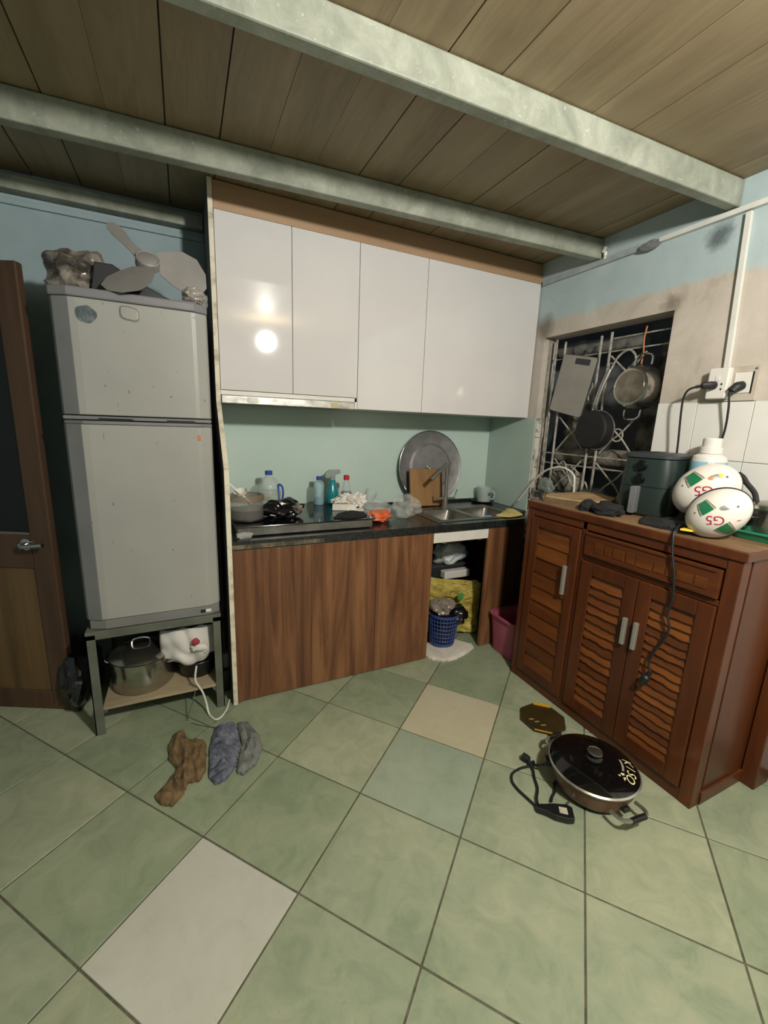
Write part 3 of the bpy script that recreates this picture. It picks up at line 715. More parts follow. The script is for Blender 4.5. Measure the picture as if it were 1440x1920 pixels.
# ================================================================== UNDER THE SINK
t = thing('storage_box', 'dark grey box inside the open bay under the sink', 'box', (1.6, 2.42, .3))
build('box_body', MB().box(1.40, 1.83, 2.41, 2.63, .005, .42), mat('dark_appliance_grey', '#202224', '#2a2c2e', 6, .5), t, bevel=.008)
build('box_lid', MB().box(1.395, 1.835, 2.40, 2.635, .421, .438), mat('dark_lid_grey', '#303234', '#3a3c3d', 6, .5), t, bevel=.004)
solo('white_tray', MB().box(1.61, 1.825, 2.34, 2.399, .352, .407), 'whiteplastic', 'white plastic strip tray on the front of the dark box', 'tray', bevel=.006)
solo('blue_white_packet', crumple((1.79, 2.28, .315), (.07, .03, .03), 71, .4, 2.2), mat('blue_white_print', '#38459a', '#d2d2d0', 14, .5, lo=.46, hi=.5), 'blue and white packet tucked under the white tray', 'packet', smooth=True)
solo('plastic_bundle', crumple((1.70, 2.44, .515), (.13, .09, .09), 75, .4, 2.0, .439), mat('white_blue_film', '#6fa0c8', '#d6d8d8', 5, .25, lo=.4, hi=.47), 'white crumpled plastic bundle with blue patches under the sink', 'bag', smooth=True)
t = thing('grey_canister', 'pale grey canister at the left of the plastic bundle', 'canister', (1.42, 2.32, .486))
build('can_body', MB().lathe([(.06, 0), (.06, .115), (.055, .12), (.0, .12)], (1.50, 2.49, .439), seg=24, cap1=False), mat('pale_grey', '#85888c', rough=.5), t, smooth=True)
build('can_rim', MB().tube([(1.50+.061*cos(a), 2.49+.061*sin(a), .555) for a in [k*pi/12 for k in range(24)]], .003, 6, closed=True), 'fridgeg', t, smooth=True)
# yellow sack: flattened bulging bag
sk = MB(); nx, nz = 26, 30
for side in (0, 1):
    vs = []
    for i in range(nx+1):
        for j in range(nz+1):
            u, v = i/nx, j/nz
            x = 1.33+.46*u + .02*v; z = .01+.43*v - .10*u*v - .02*sin(u*5)*v
            e = (sin(pi*u)**.5)*(sin(pi*min(.5+.5*v, 1))**.35 if v > .0 else .6)
            n = noise.noise(Vector((u*4, v*9+u*4, 1.5)))*.04 + (1-abs(noise.noise(Vector((u*5-v*3, v*9+u*6, 4))))*3)*.03
            y = 2.385-.22*u + (-.05*e - n*e if side == 0 else .035*e)
            vs.append((x, y + .02*v, z))
    fs = [(i*(nz+1)+j, (i+1)*(nz+1)+j, (i+1)*(nz+1)+j+1, i*(nz+1)+j+1) for i in range(nx) for j in range(nz)]
    sk.add(vs, fs)
t = thing('yellow_sack', 'printed yellow plastic sack standing in the open bay', 'sack', (1.55, 2.17, 0))
build('sack_body', sk, 'sack', t, smooth=True, ang=80)
build('green_logo', MB().lathe([(.0, 0), (.028, 0), (.028, .002), (.0, .002)], (1.62, 2.152, .30), (.1, -1, .05), 20, False, False).xf(Matrix.Identity(4)), mat('green_logo_print', '#3f7a3a', '#6fa25a', 30, .5), t)
# blue laundry basket bin with lattice
t = thing('lattice_bin', 'blue lattice plastic bin with black liner on the white mat', 'bin', (1.455, 2.05, .02))
bx, by = 1.466, 2.115
rows, cols = 7, 30; R0, R1, zb, zt = .078, .103, .022, .235
rad = lambda z: R0+(R1-R0)*(z-zb)/(zt-zb)
mb = MB()
for k in range(rows+1):
    z = zb+.012+(zt-.02-zb)*k/rows; r = rad(z)
    mb.tube([(bx+r*cos(a), by+r*sin(a), z) for a in [q*2*pi/30 for q in range(30)]], .0035, 4, closed=True)
for k in range(cols):
    a = 2*pi*k/cols
    mb.tube([(bx+rad(z)*cos(a), by+rad(z)*sin(a), z) for z in (zb+.01, zt)], .0032, 4)
build('lattice_wall', mb, 'blue', t, smooth=True)
build('base', MB().lathe([(.0, 0), (R0+.002, 0), (R0+.005, .016), (R0, .016), (.0, .012)], (bx, by, zb), seg=30, cap0=False, cap1=False), 'blue', t, smooth=True)
build('rim', MB().lathe([(R1-.003, -.012), (R1+.004, -.012), (R1+.007, .004), (R1, .006)], (bx, by, zt), seg=30, cap0=False, cap1=False), 'blue', t, smooth=True)
build('liner', MB().lathe([(.06, -.19), (.088, -.02), (.094, .01), (.08, .012), (.0, -.03)], (bx, by, zt), seg=24, cap1=False), 'blackbag', t, smooth=True)
build('liner_overhang', crumple((bx+.075, by-.05, .222), (.06, .065, .06), 83, .4, 2.0), 'blackbag', t, smooth=True)
solo('rubbish_bag', crumple((1.455, 2.125, .268), (.085, .075, .05), 87, .5, 2.4, .238), film('rubbish_film', '#8d8377', .8, .2), 'crumpled brownish rubbish bag on top of the blue bin', 'bag', smooth=True)
solo('floor_mat', drape([(1.285, 2.07), (1.295, 1.975), (1.35, 1.925), (1.43, 1.915), (1.55, 1.945), (1.64, 1.99), (1.655, 2.04), (1.60, 2.10), (1.57, 2.16), (1.29, 2.16)], .001, .014, 9, 15, .008, thick=.006, round_=.02), 'mat', 'white cloth mat under the blue bin', 'mat', smooth=True)

# pink bucket
t = thing('pink_bucket', 'pink plastic bucket between base cabinet and brown cabinet', 'bucket', (1.80, 1.87, 0))
def rr(cx_, cy_, hx, hy, r, z):
    P = []
    for sx, sy, a0 in ((1, 1, 0), (-1, 1, pi/2), (-1, -1, pi), (1, -1, 3*pi/2)):
        for k in range(5):
            a = a0+k*pi/8; P.append((cx_+sx*(hx-r)+r*cos(a), cy_+sy*(hy-r)+r*sin(a), z))
    return P
def loft(rings, cap0=True, cap1=False):
    n = len(rings[0]); vs = [p for q in rings for p in q]; fs = []
    for j in range(len(rings)-1):
        for i in range(n): k = (i+1) % n; fs.append((j*n+i, j*n+k, (j+1)*n+k, (j+1)*n+i))
    if cap0: fs.append(tuple(reversed(range(n))))
    if cap1: fs.append(tuple((len(rings)-1)*n+i for i in range(n)))
    return MB().add(vs, fs)
pc = (1.855, 1.868)
build('bucket_wall', loft([rr(*pc, .10, .095, .03, .002), rr(*pc, .125, .115, .04, .25), rr(*pc, .121, .111, .038, .25), rr(*pc, .096, .091, .028, .008)], True, True), 'pink', t, smooth=True)
build('rim', loft([rr(*pc, .126, .116, .04, .242), rr(*pc, .135, .125, .045, .245), rr(*pc, .135, .125, .045, .256), rr(*pc, .121, .111, .038, .257)], False), 'pink', t, smooth=True)

# ================================================================== REFRIGERATOR
t = thing('refrigerator', 'old silver two-door refrigerator standing on an iron stand', 'refrigerator', (-.155, 2.28, .49))
FX0, FX1 = -.422, .112
build('cabinet_body', MB().box(FX0+.012, FX1-.006, 2.062, 2.60, .50, 1.835), 'fridges', t, bevel=.01)
def fdoor(z0, z1):
    P = [(FX0+.004, 2.058), (FX0, 2.045), (FX0+.010, 2.030), (FX0+.062, 2.003), (FX0+.085, 2.0), (FX1-.06, 2.0), (FX1-.045, 2.003), (FX1-.006, 2.022), (FX1, 2.04), (FX1-.003, 2.058)]
    return MB().prism(P, z0, z1)
build('freezer_door', fdoor(1.408, 1.832), 'fridge', t, bevel=.004)
build('main_door', fdoor(.548, 1.372), 'fridge', t, bevel=.004)
build('edge_trim', MB().prism([(FX0-.003, 2.05), (FX0-.0005, 2.042), (FX0+.008, 2.0275), (FX0+.060, 2.0005), (FX0+.062, 2.004), (FX0+.012, 2.031), (FX0+.002, 2.05)], 1.409, 1.831), 'fridgeg', t)
build('edge_trim', MB().prism([(FX0-.003, 2.05), (FX0-.0005, 2.042), (FX0+.008, 2.0275), (FX0+.060, 2.0005), (FX0+.062, 2.004), (FX0+.012, 2.031), (FX0+.002, 2.05)], .549, 1.371), 'fridgeg', t)
build('handle_trim', MB().box(FX0+.004, FX1-.002, 2.012, 2.058, 1.390, 1.404), 'fridgeg', t, bevel=.003)
build('handle_trim', MB().prism([(FX0, 2.055), (FX0+.002, 2.035), (FX0+.07, 1.996), (FX1-.05, 1.996), (FX1, 2.03), (FX1, 2.055)], 1.3725, 1.386), 'fridgeg', t, bevel=.003)
for a, b in ((-.30, -.19), (-.06, .04)):
    build('grip_recess', MB().prism([(a, 1.397), (b, 1.397), (b+.015, 1.389), (a-.01, 1.387)], 0, .008, lambda u, v, w_: (u, 2.0055+w_, v)), 'black', t)
build('top_cap', MB().prism([(FX0-.004, 2.60), (FX0-.004, 2.03), (FX0+.06, 1.996), (FX1-.05, 1.996), (FX1+.002, 2.03), (FX1+.002, 2.60)], 1.8335, 1.868), 'fridgeg', t, bevel=.006)
build('hinge_cover', MB().box(.01, .075, 2.02, 2.08, 1.8685, 1.876), 'fridgeg', t, bevel=.003)
build('base_trim', MB().prism([(FX0+.01, 2.06), (FX0+.01, 2.03), (FX0+.07, 2.008), (FX1-.05, 2.006), (FX1-.004, 2.03), (FX1-.004, 2.06)], .502, .545), 'fridges', t, bevel=.003)
build('energy_sticker', MB().box(.025, .045, 2.0035, 2.0055, .517, .531), 'black', t); build('energy_sticker', MB().box(.047, .07, 2.0035, 2.0055, .518, .532), 'whiteplastic', t)
bp = []
for k in range(24):
    a = 2*pi*k/24; r = 1
    u = .033*math.copysign(abs(cos(a))**.55, cos(a)); v = .026*math.copysign(abs(sin(a))**.55, sin(a)); bp.append((u, v))
bfn = lambda u, v, w_: (-.166+u, 2.0-w_, 1.795+v-.12*u)
build('badge', MB().prism(bp, -.001, .003, bfn), 'fridgeg', t, bevel=.001)
build('badge', MB().prism([(u*.88, v*.86) for u, v in bp], .0032, .007, bfn), 'badge', t, bevel=.002)
sp = [(.034*cos(a)*(1+.06*sin(3*a+1)), .031*sin(a)*(1+.05*cos(5*a))) for a in [2*pi*k/28 for k in range(28)]]
build('round_sticker', MB().prism(sp, 0, .001, lambda u, v, w_: (-.308+u, 1.9998-w_, 1.775+v)), 'sticker', t)
build('door_dent_mark', MB().box(.052, .064, 1.9985, 1.9998, 1.315, 1.338), 'rust', t)
build('door_dent_mark', MB().box(-.29, -.2885, 1.9988, 1.9998, 1.315, 1.34), 'fridgeg', t)

# iron stand and what is on its shelf
t = thing('fridge_stand', 'grey-green angle iron stand with plywood shelf under the refrigerator', 'stand', (-.155, 2.28, 0))
for x in (-.43, .075):
    for y in (2.0, 2.555):
        mb = MB().box(x, x+.036, y, y+.004, .001, .485) if y < 2.3 else MB().box(x, x+.036, y+.032, y+.036, .001, .485)
        mb.box(x if x < 0 else x+.032, x+.004 if x < 0 else x+.036, y, y+.036, .001, .485)
        build('leg', mb, 'iron', t)
mb = MB().box(-.43, .111, 2.0, 2.03, .462, .500); mb.box(-.43, .111, 2.56, 2.59, .47, .50); mb.box(-.43, -.40, 2.03, 2.56, .47, .50); mb.box(.081, .111, 2.03, 2.56, .47, .50)
build('top_frame', mb, 'iron', t, bevel=.003)
build('shelf_board', MB().box(-.395, .075, 2.005, 2.55, .118, .132), 'board', t)
build('shelf_bracket', MB().box(.06, .075, 2.01, 2.5, .10, .1175), 'iron', t); build('shelf_bracket', MB().box(-.395, -.38, 2.01, 2.5, .10, .1175), 'iron', t)

def loop_handle(c, out, tang, w_, d, r, z=0): 
    c = Vector(c); o = Vector(out).normalized(); tg = Vector(tang).normalized(); u = Vector((0,0,1))
    return [c-tg*w_, c-tg*w_*.95+o*d*.7+u*z*.5, c-tg*w_*.5+o*d+u*z, c+tg*w_*.5+o*d+u*z, c+tg*w_*.95+o*d*.7+u*z*.5, c+tg*w_]
t = thing('stock_pot', 'wide steel stock pot with lid on the stand shelf', 'pot', (-.245, 2.165, .133))
pc_ = (-.245, 2.165, .1335)
build('pot_body', MB().lathe([(.0, .0), (.125, .0), (.133, .012), (.135, .15), (.139, .154), (.131, .155), (.128, .014), (.0, .006)], pc_, seg=40, cap0=False, cap1=False), 'potsteel', t, smooth=True)
build('lid', MB().lathe([(.137, .156), (.139, .160), (.125, .172), (.09, .187), (.04, .196), (.0, .198)], pc_, seg=40, cap1=False), 'potsteel', t, smooth=True)
build('lid_handle', MB().tube([(-.285, 2.165, .331), (-.28, 2.165, .355), (-.245, 2.165, .364), (-.21, 2.165, .355), (-.205, 2.165, .331)], .006, 8, 4), 'chrome', t, smooth=True)
build('side_handle', MB().tube(loop_handle((-.118, 2.12, .255), (.9, -.35, 0), (.35, .9, 0), .04, .045, .005, .015), .005, 8, 4), 'chrome', t, smooth=True)
build('side_handle', MB().tube(loop_handle((-.372, 2.21, .255), (-.9, .35, 0), (.35, .9, 0), .04, .02, .005, .015), .005, 8, 4), 'chrome', t, smooth=True)
t = thing('black_saucepan', 'black saucepan under the white cloth on the stand shelf', 'saucepan', (-.03, 2.16, .133))
build('pan_body', MB().lathe([(.0, .0), (.07, .0), (.085, .02), (.098, .09), (.094, .09), (.08, .022), (.0, .006)], (.0, 2.16, .1335), seg=32, cap0=False, cap1=False), 'black', t, smooth=True)
build('pan_rim', MB().tube([(.0+.097*cos(a), 2.16+.097*sin(a), .224) for a in [k*pi/16 for k in range(32)]], .003, 6, closed=True), 'black', t, smooth=True)
t = thing('wrapping_cloth', 'white cloth bundle with a red patch hanging over the black saucepan', 'cloth', (-.02, 2.1, .3))
mb = MB(); n = 22; vs = []
for i in range(n+1):
    for j in range(n+1):
        u, v = i/n*2-1, j/n*2-1
        x = -.028+.128*u*(1-.25*max(0, -v)**1.5); z = .325+.098*v-.03*abs(u)**2*(1 if v < 0 else .4)+.012*noise.noise(Vector((u*2, 3, v*2)))
        if v < -.3: z += .06*(abs(u)**1.6)*(-v)
        y = 2.03+.045*(u*u+v*v*.6)+.022*(1-abs(noise.noise(Vector((u*1.6+v*.5, v*.7, 7))))*2.4)
        vs.append((x, y, z))
fs = [(i*(n+1)+j, (i+1)*(n+1)+j, (i+1)*(n+1)+j+1, i*(n+1)+j+1) for i in range(n) for j in range(n)]
mb.add(vs, fs)
o = build('sheet', mb, 'clothwhite', t, smooth=True, ang=80); sm = o.modifiers.new('thickness', 'SOLIDIFY'); sm.thickness = .006; sm.offset = 1
build('red_patch', crumple((-.005, 2.018, .365), (.017, .010, .022), 91, .3, 2, sub=3), 'redrag', t, smooth=True)
build('cloth_fold', crumple((.01, 2.02, .335), (.035, .018, .02), 93, .4, 2, sub=3), 'clothwhite', t, smooth=True)
solo('plastic_bag', crumple((.03, 2.2, .41), (.08, .06, .045), 97, .4, 2), mat('grey_bag', '#4a4744', '#5d5a57', 8, .4), 'dim grey bag behind the white cloth under the refrigerator', 'bag', smooth=True)
solo('orange_board', MB().box(-.36, -.20, 2.34, 2.50, .30, .325), 'orange', 'orange board behind the stock pot', 'board', bevel=.004)
solo('storage_box', MB().box(-.37, -.19, 2.33, 2.53, .1335, .299), 'black', 'dark box holding up the orange board', 'box', bevel=.004)
t = thing('power_cord', 'white cord hanging from the shelf and curling on the floor', 'cord', (.05, 1.95, 0))
build('wire', MB().tube([(-.008, 2.01, .245), (-.016, 1.995, .18), (.012, 1.993, .11), (.026, 1.985, .05), (.033, 1.96, .012), (.048, 1.925, .006), (.066, 1.905, .006), (.09, 1.92, .006), (.115, 1.965, .006), (.135, 2.03, .008)], .0045, 8, 5), 'whiteplastic', t, smooth=True)
solo('thin_wire', MB().tube([(-.05, 2.05, .133), (-.02, 2.0, .12), (-.06, 1.96, .004), (-.03, 1.915, .004), (.03, 1.87, .004), (.07, 1.85, .004)], .002, 6, 5), 'iron', 'thin dark wire on the floor behind the rags', 'wire', smooth=True)
solo('dark_sack', crumple((-.535, 2.36, .14), (.085, .20, .16), 101, .35, 2.0, .002), 'blackbag', 'black plastic sack on the floor left of the stand', 'bag', smooth=True)
solo('wooden_pole', MB().tube([(.132, 2.19, .20), (.132, 2.21, .95)], .011, 10), mat('dark_pole', '#2c2622', '#3a312b', 9, .5), 'dark pole standing between refrigerator and side panel', 'pole', smooth=True)
solo('pole_block', MB().box(.120, .148, 2.15, 2.23, .12, .199), mat('grey_block', '#6d6a62', '#7d7a71', 9, .7), 'small grey block under the dark pole', 'block', bevel=.003)
solo('dark_slab', MB().box(.116, .149, 2.12, 2.3, .002, .119), 'black', 'dark slab under the grey block beside the stand', 'slab', bevel=.003)

# ------- on top of the refrigerator
ft = 1.8685
solo('stuffed_bag', crumple((-.335, 2.22, 1.955), (.115, .10, .085), 111, .5, 2.2, ft), 'bagdull', 'brownish plastic bag of odds and ends on top of the refrigerator', 'bag', smooth=True)
solo('document_case', MB().prism([(-.30, 1.872), (-.12, 1.872), (.03, 1.876), (-.05, 1.90), (-.16, 1.955), (-.22, 1.99), (-.28, 1.99)], 2.10, 2.22, lambda u, v, w_: (u, w_, v)), mat('dark_folder_card', '#1d1e20', '#27282a', 8, .4), 'dark case under the fan blades on top of the refrigerator', 'case', bevel=.004)
t = thing('fan_impeller', 'grey three-blade fan impeller lying on top of the refrigerator', 'fan', (-.1, 2.1, 1.9))
hc = Vector((-.095, 2.095, 2.02)); hn = (R_*.45 + U_*.45 - fwd*.75).normalized(); hx = (-R_*.76 + U_*.65); hx = (hx - hn*hx.dot(hn)).normalized(); hy = hn.cross(hx)
build('hub', MB().lathe([(.0, .018), (.030, .018), (.036, .014), (.040, .016), (.044, .012), (.044, -.02), (.0, -.02)], hc, hn, 32, False, False), 'fan', t, smooth=True)
def blade(pts, off, twist):
    # outline in hub coordinates (a along hx, b along hy), pitched out of the hub plane
    vs = []; k = len(pts)
    for sgn in (.0012, -.0012):
        for a, b in pts:
            vs.append(hc + hx*a + hy*b + hn*(off+twist*b + sgn))
    fs = [tuple(range(k)), tuple(range(2*k-1, k-1, -1))]+[(i, (i+1)%k, k+(i+1)%k, k+i) for i in range(k)]
    return MB().add(vs, fs)
B = [(a*1.18, b) for a, b in [(.035, -.018), (.06, -.014), (.09, -.016), (.12, -.024), (.15, -.026), (.175, -.02), (.185, -.004), (.175, .010), (.14, .016), (.10, .014), (.06, .016), (.035, .02)]]
build('blade', blade(B, 0, -.5), 'fan', t)
def fan_blade(L): return [tuple(p) for p in L]
rot2 = lambda P, a: [(p[0]*cos(a)-p[1]*sin(a), p[0]*sin(a)+p[1]*cos(a)) for p in P]
wide = [(a*1.3, b*1.35) for a, b in [(.03, -.03), (.06, -.055), (.10, -.075), (.14, -.075), (.165, -.05), (.17, -.01), (.15, .03), (.11, .045), (.07, .04), (.03, .03)]]
def wblade(ang, pts):
    vs = []; Pp = rot2(pts, ang); k = len(pts)
    for sgn in (.0012, -.0012):
        for (a, b), (u, v) in zip(Pp, pts): vs.append(hc + hx*a + hy*b + hn*(-.004 + v*.45 + sgn))
    return MB().add(vs, [tuple(range(k)), tuple(range(2*k-1, k-1, -1))]+[(i, (i+1)%k, k+(i+1)%k, k+i) for i in range(k)])
build('blade', wblade(2*pi/3, wide), 'fan', t); build('blade', wblade(-2*pi/3, wide), 'fan', t)
solo('silver_wrapper', crumple((.065, 2.05, 1.905), (.042, .035, .032), 121, .5, 2.6, 1.8765), 'silverbag', 'shiny dark wrapper on the right of the fan blades', 'wrapper', smooth=True)
solo('clear_wrapper', crumple((.10, 2.11, 1.905), (.022, .03, .036), 125, .5, 2.6, ft, 3), 'clearbag', 'small clear wrapper at the right end of the refrigerator top', 'wrapper', smooth=True)

# back wall rail behind fridge
solo('wall_rail', MB().box(X0, .148, 2.655, 2.669, 2.322, 2.345), 'wallb', 'thin painted rail along the blue wall above the refrigerator', 'rail', bevel=.002)
# ================================================================== LEFT DOOR (standing open)
dr = structure('door_1'); dr.location = (-.56, 2.24, 0)
d = Vector((-.898, .44, 0)).normalized(); nn = Vector((-d.y, d.x, 0))
if nn.y > 0: nn = -nn
def dbox(a0, a1, z0, z1, t0, t1):
    P = [Vector((-.56, 2.24, 0))+d*a0, Vector((-.56, 2.24, 0))+d*a1]
    Q = [P[0]+nn*t0, P[1]+nn*t0, P[1]+nn*t1, P[0]+nn*t1]
    return MB().add([(q.x, q.y, z0) for q in Q]+[(q.x, q.y, z1) for q in Q], [(0,3,2,1),(4,5,6,7),(0,1,5,4),(1,2,6,5),(2,3,7,6),(3,0,4,7)])
DZ = 1.985
build('stile', dbox(0, .095, .004, DZ, -.036, 0), 'doorf', dr, bevel=.006); build('stile', dbox(.70, .79, .004, DZ, -.036, 0), 'doorf', dr, bevel=.004)
build('top_rail', dbox(.0955, .6995, 1.90, DZ, -.036, -.001), 'doorf', dr, bevel=.004)
build('lock_rail', dbox(.0955, .6995, .72, .875, -.036, -.001), 'doorf', dr, bevel=.004)
build('bottom_rail', dbox(.0955, .6995, .004, .10, -.036, -.001), 'doorf', dr, bevel=.004)
build('lower_panel', dbox(.096, .699, .10, .72, -.026, -.010), 'door', dr)
build('glass_pane', dbox(.096, .699, .875, 1.90, -.021, -.015), 'doorglass', dr)
build('glazing_bead', dbox(.096, .699, .876, .886, -.015, -.004), mat('pale_bead', '#5d5a52', rough=.5), dr)
P0 = Vector((-.56, 2.24, .835))
hd = build('door_handle', MB().tube([P0+d*.11+nn*.035, P0+d*.07+nn*.05+Vector((0,0,.004)), P0+d*.0+nn*.05+Vector((0,0,.012))], .009, 10, 4), 'chrome', dr, smooth=True)
build('rosette', MB().lathe([(.026, 0), (.026, .008), (.012, .01), (.012, .036)], P0+d*.11, nn, 20), 'chrome', dr, smooth=True)

# ================================================================== RIGHT WALL FITTINGS
t = thing('wire_duct', 'white wire duct running along the right wall below the ceiling beams', 'wire duct', (2.15, .6, 2.33))
build('duct', MB().box(2.139, 2.1605, -1.5, 1.50, 2.328, 2.350), 'conduit', t, bevel=.002)
solo('wire_duct', MB().obox((2.152, 1.117, 2.015), (.017, .022, .615), Matrix.Rotation(-.045, 3, 'X')), 'conduit', 'white vertical wire duct dropping to the socket board', 'wire duct', bevel=.002)
solo('wall_ledge', MB().box(2.143, 2.1605, 1.60, 2.25, 2.322, 2.352), 'concrete', 'rough grey ledge at the far end of the white wire duct', 'ledge', bevel=.003)
solo('cable_bundle', crumple((2.140, 1.545, 2.325), (.02, .055, .022), 131, .35, 2.2, sub=3), mat('taped_cable', '#5a5f60', '#8a8a86', 14, .7), 'grey taped cable joint at the end of the white duct', 'cable', smooth=True)
t = thing('insulator_clip', 'small white clip hanging at the end of the far beam', 'clip', (2.15, 1.80, 2.37))
build('clip_body', MB().lathe([(.006, 0), (.010, .006), (.005, .014), (.010, .022), (.010, .034), (.004, .04)], (2.145, 1.800, 2.345), seg=12), 'whiteplastic', t, smooth=True)
build('clip_arm', MB().obox((2.145, 1.81, 2.395), (.012, .012, .03), Matrix.Rotation(.5, 3, 'X')), 'whiteplastic', t)
t = thing('socket_board', 'pale wooden socket board with sockets on the right wall', 'socket', (2.155, 1.08, 1.57))
build('board', MB().box(2.146, 2.1605, .978, 1.158, 1.566, 1.708), mat('pale_socket_wood', '#a59d8f', '#b9b1a3', 9, .7), t, bevel=.002)
build('socket_box', MB().box(2.112, 2.1458, 1.070, 1.150, 1.575, 1.705), 'whiteplastic', t, bevel=.006)
build('switch', MB().box(2.1095, 2.1118, 1.103, 1.118, 1.652, 1.672), 'whiteplastic', t)
for y, z in ((1.092, 1.636), (1.092, 1.615), (1.118, 1.636)):
    build('slot', MB().box(2.111, 2.1119, y-.003, y+.003, z-.004, z+.004), 'black', t)
build('inner_socket', MB().box(2.1425, 2.1458, 1.0, 1.062, 1.598, 1.682), 'whiteplastic', t, bevel=.002)
build('frame_line', MB().box(2.1425, 2.1458, .994, .999, 1.596, 1.684), 'rubber', t)
build('screw', MB().lathe([(.004, 0), (.004, .002)], (2.145, .99, 1.695), (-1, 0, 0), 10), 'iron', t)
t = thing('plug_cord', 'black plug and cord in the white socket box by the window', 'plug', (2.1, 1.13, 1.6))
build('plug', MB().tube([(2.111, 1.118, 1.632), (2.092, 1.126, 1.632), (2.075, 1.145, 1.630), (2.064, 1.168, 1.625)], [.017]*5+[.016]*4+[.007]*6, 10, 4), 'rubber', t, smooth=True)
build('wire', MB().tube([(2.064, 1.168, 1.625), (2.06, 1.195, 1.612), (2.068, 1.213, 1.575), (2.075, 1.215, 1.50), (2.085, 1.213, 1.40), (2.09, 1.21, 1.30)], .0045, 8, 5), 'rubber', t, smooth=True)
t = thing('plug_cord', 'black plug and cord in the socket nearer the camera', 'plug', (2.1, 1.04, 1.6))
build('plug', MB().tube([(2.141, 1.030, 1.628), (2.118, 1.036, 1.622), (2.105, 1.045, 1.605), (2.102, 1.05, 1.585)], [.019]*5+[.017]*4+[.007]*6, 10, 4), 'rubber', t, smooth=True)
build('wire', MB().tube([(2.102, 1.05, 1.585), (2.108, 1.045, 1.53), (2.132, 1.055, 1.44), (2.145, 1.075, 1.36), (2.146, 1.10, 1.28)], .0045, 8, 5), 'rubber', t, smooth=True)

# ------- things hung on the grille
t = thing('hanging_cutting_board', 'grey plastic cutting board hanging tilted on the grille', 'cutting board', (2.2, 1.97, 1.5))
Rz = Matrix(((0, 0, 1), (1, 0, 0), (0, 1, 0)))  # (u,v,w)->(w,u,v)
ub = lambda u, v, w_: (2.196+w_, 1.955-(u*cos(.21)+v*sin(.21)), 1.69+(-u*sin(.21)+v*cos(.21)))
def rrect(hx, hy, r, n=5):
    P = []
    for sx, sy, a0 in ((1, 1, 0), (-1, 1, pi/2), (-1, -1, pi), (1, -1, 3*pi/2)):
        for k in range(n): a = a0+k*pi/2/(n-1); P.append((sx*(hx-r)+r*cos(a), sy*(hy-r)+r*sin(a)))
    return P
build('board_body', MB().prism(rrect(.126, .172, .015), -.008, .006, ub), mat('grey_board_plastic', '#85817a', '#908c84', 7, .55), t)
build('rubber_edge', MB().prism(rrect(.130, .176, .017), -.005, .004, ub), mat('dark_board_edge', '#3c3d3c', rough=.6), t)
build('grip_slot', MB().prism([(u+.03, v+.142) for u, v in rrect(.055, .017, .006)], -.0092, -.0078, ub), mat('slot_dark', '#26282a', rough=.5), t)
t = thing('hanging_stew_pot', 'steel two-handled pot hung with its base facing the room', 'pot', (2.15, 1.58, 1.65))
ax = Vector((-1, .05, .02)).normalized(); pc2 = Vector((2.212, 1.518, 1.650))
build('pot_body', MB().lathe([(.112, .0), (.115, .0), (.112, .06), (.098, .088), (.088, .092), (.0, .092)], pc2, ax, 40, False, False), 'potsteel', t, smooth=True, ang=30)
build('base_disc', MB().lathe([(.082, .0925), (.082, .097), (.076, .099), (.0, .099)], pc2, ax, 40, False, False), mat('scratched_base_steel', '#6e675a', '#8d8678', 18, .35, .8), t, smooth=True, ang=30)
build('side_handle', MB().tube(loop_handle(pc2+Vector((-.03, -.01, .113)), (0, -.1, 1), (0, 1, 0), .045, .055, .005), .0055, 8, 4), 'chrome', t, smooth=True)
build('side_handle', MB().tube(loop_handle(pc2+Vector((-.03, .01, -.113)), (0, .1, -1), (0, 1, 0), .045, .05, .005), .0055, 8, 4), 'chrome', t, smooth=True)
t = thing('hanging_saucepan', 'soot-blackened saucepan with a steel handle hung on the grille', 'saucepan', (2.15, 1.79, 1.4))
pc3 = Vector((2.213, 1.752, 1.425))
build('pan_body', MB().lathe([(.108, .0), (.111, .0), (.110, .055), (.100, .065), (.0, .066)], pc3, ax, 40, False, False), mat('sooty_steel', '#0c0c0c', '#171614', 20, .75), t, smooth=True, ang=30)
build('rim', MB().tube([pc3+ax*.004+.112*(cos(a)*Vector((0,1,0))+sin(a)*Vector((0,0,1))) for a in [k*2*pi/40 for k in range(40)]], .004, 6, closed=True), 'steel', t, smooth=True)
build('handle', MB().tube([(2.185, 1.755, 1.532), (2.165, 1.748, 1.57), (2.168, 1.725, 1.665), (2.185, 1.702, 1.76)], [.008, .009, .011, .013], 10, 4), 'steel', t, smooth=True)
build('hanging_ring', MB().tube([(2.188, 1.698+.014*cos(a), 1.777+.018*sin(a)) for a in [k*pi/6 for k in range(12)]], .003, 6, closed=True), 'chrome', t, smooth=True)

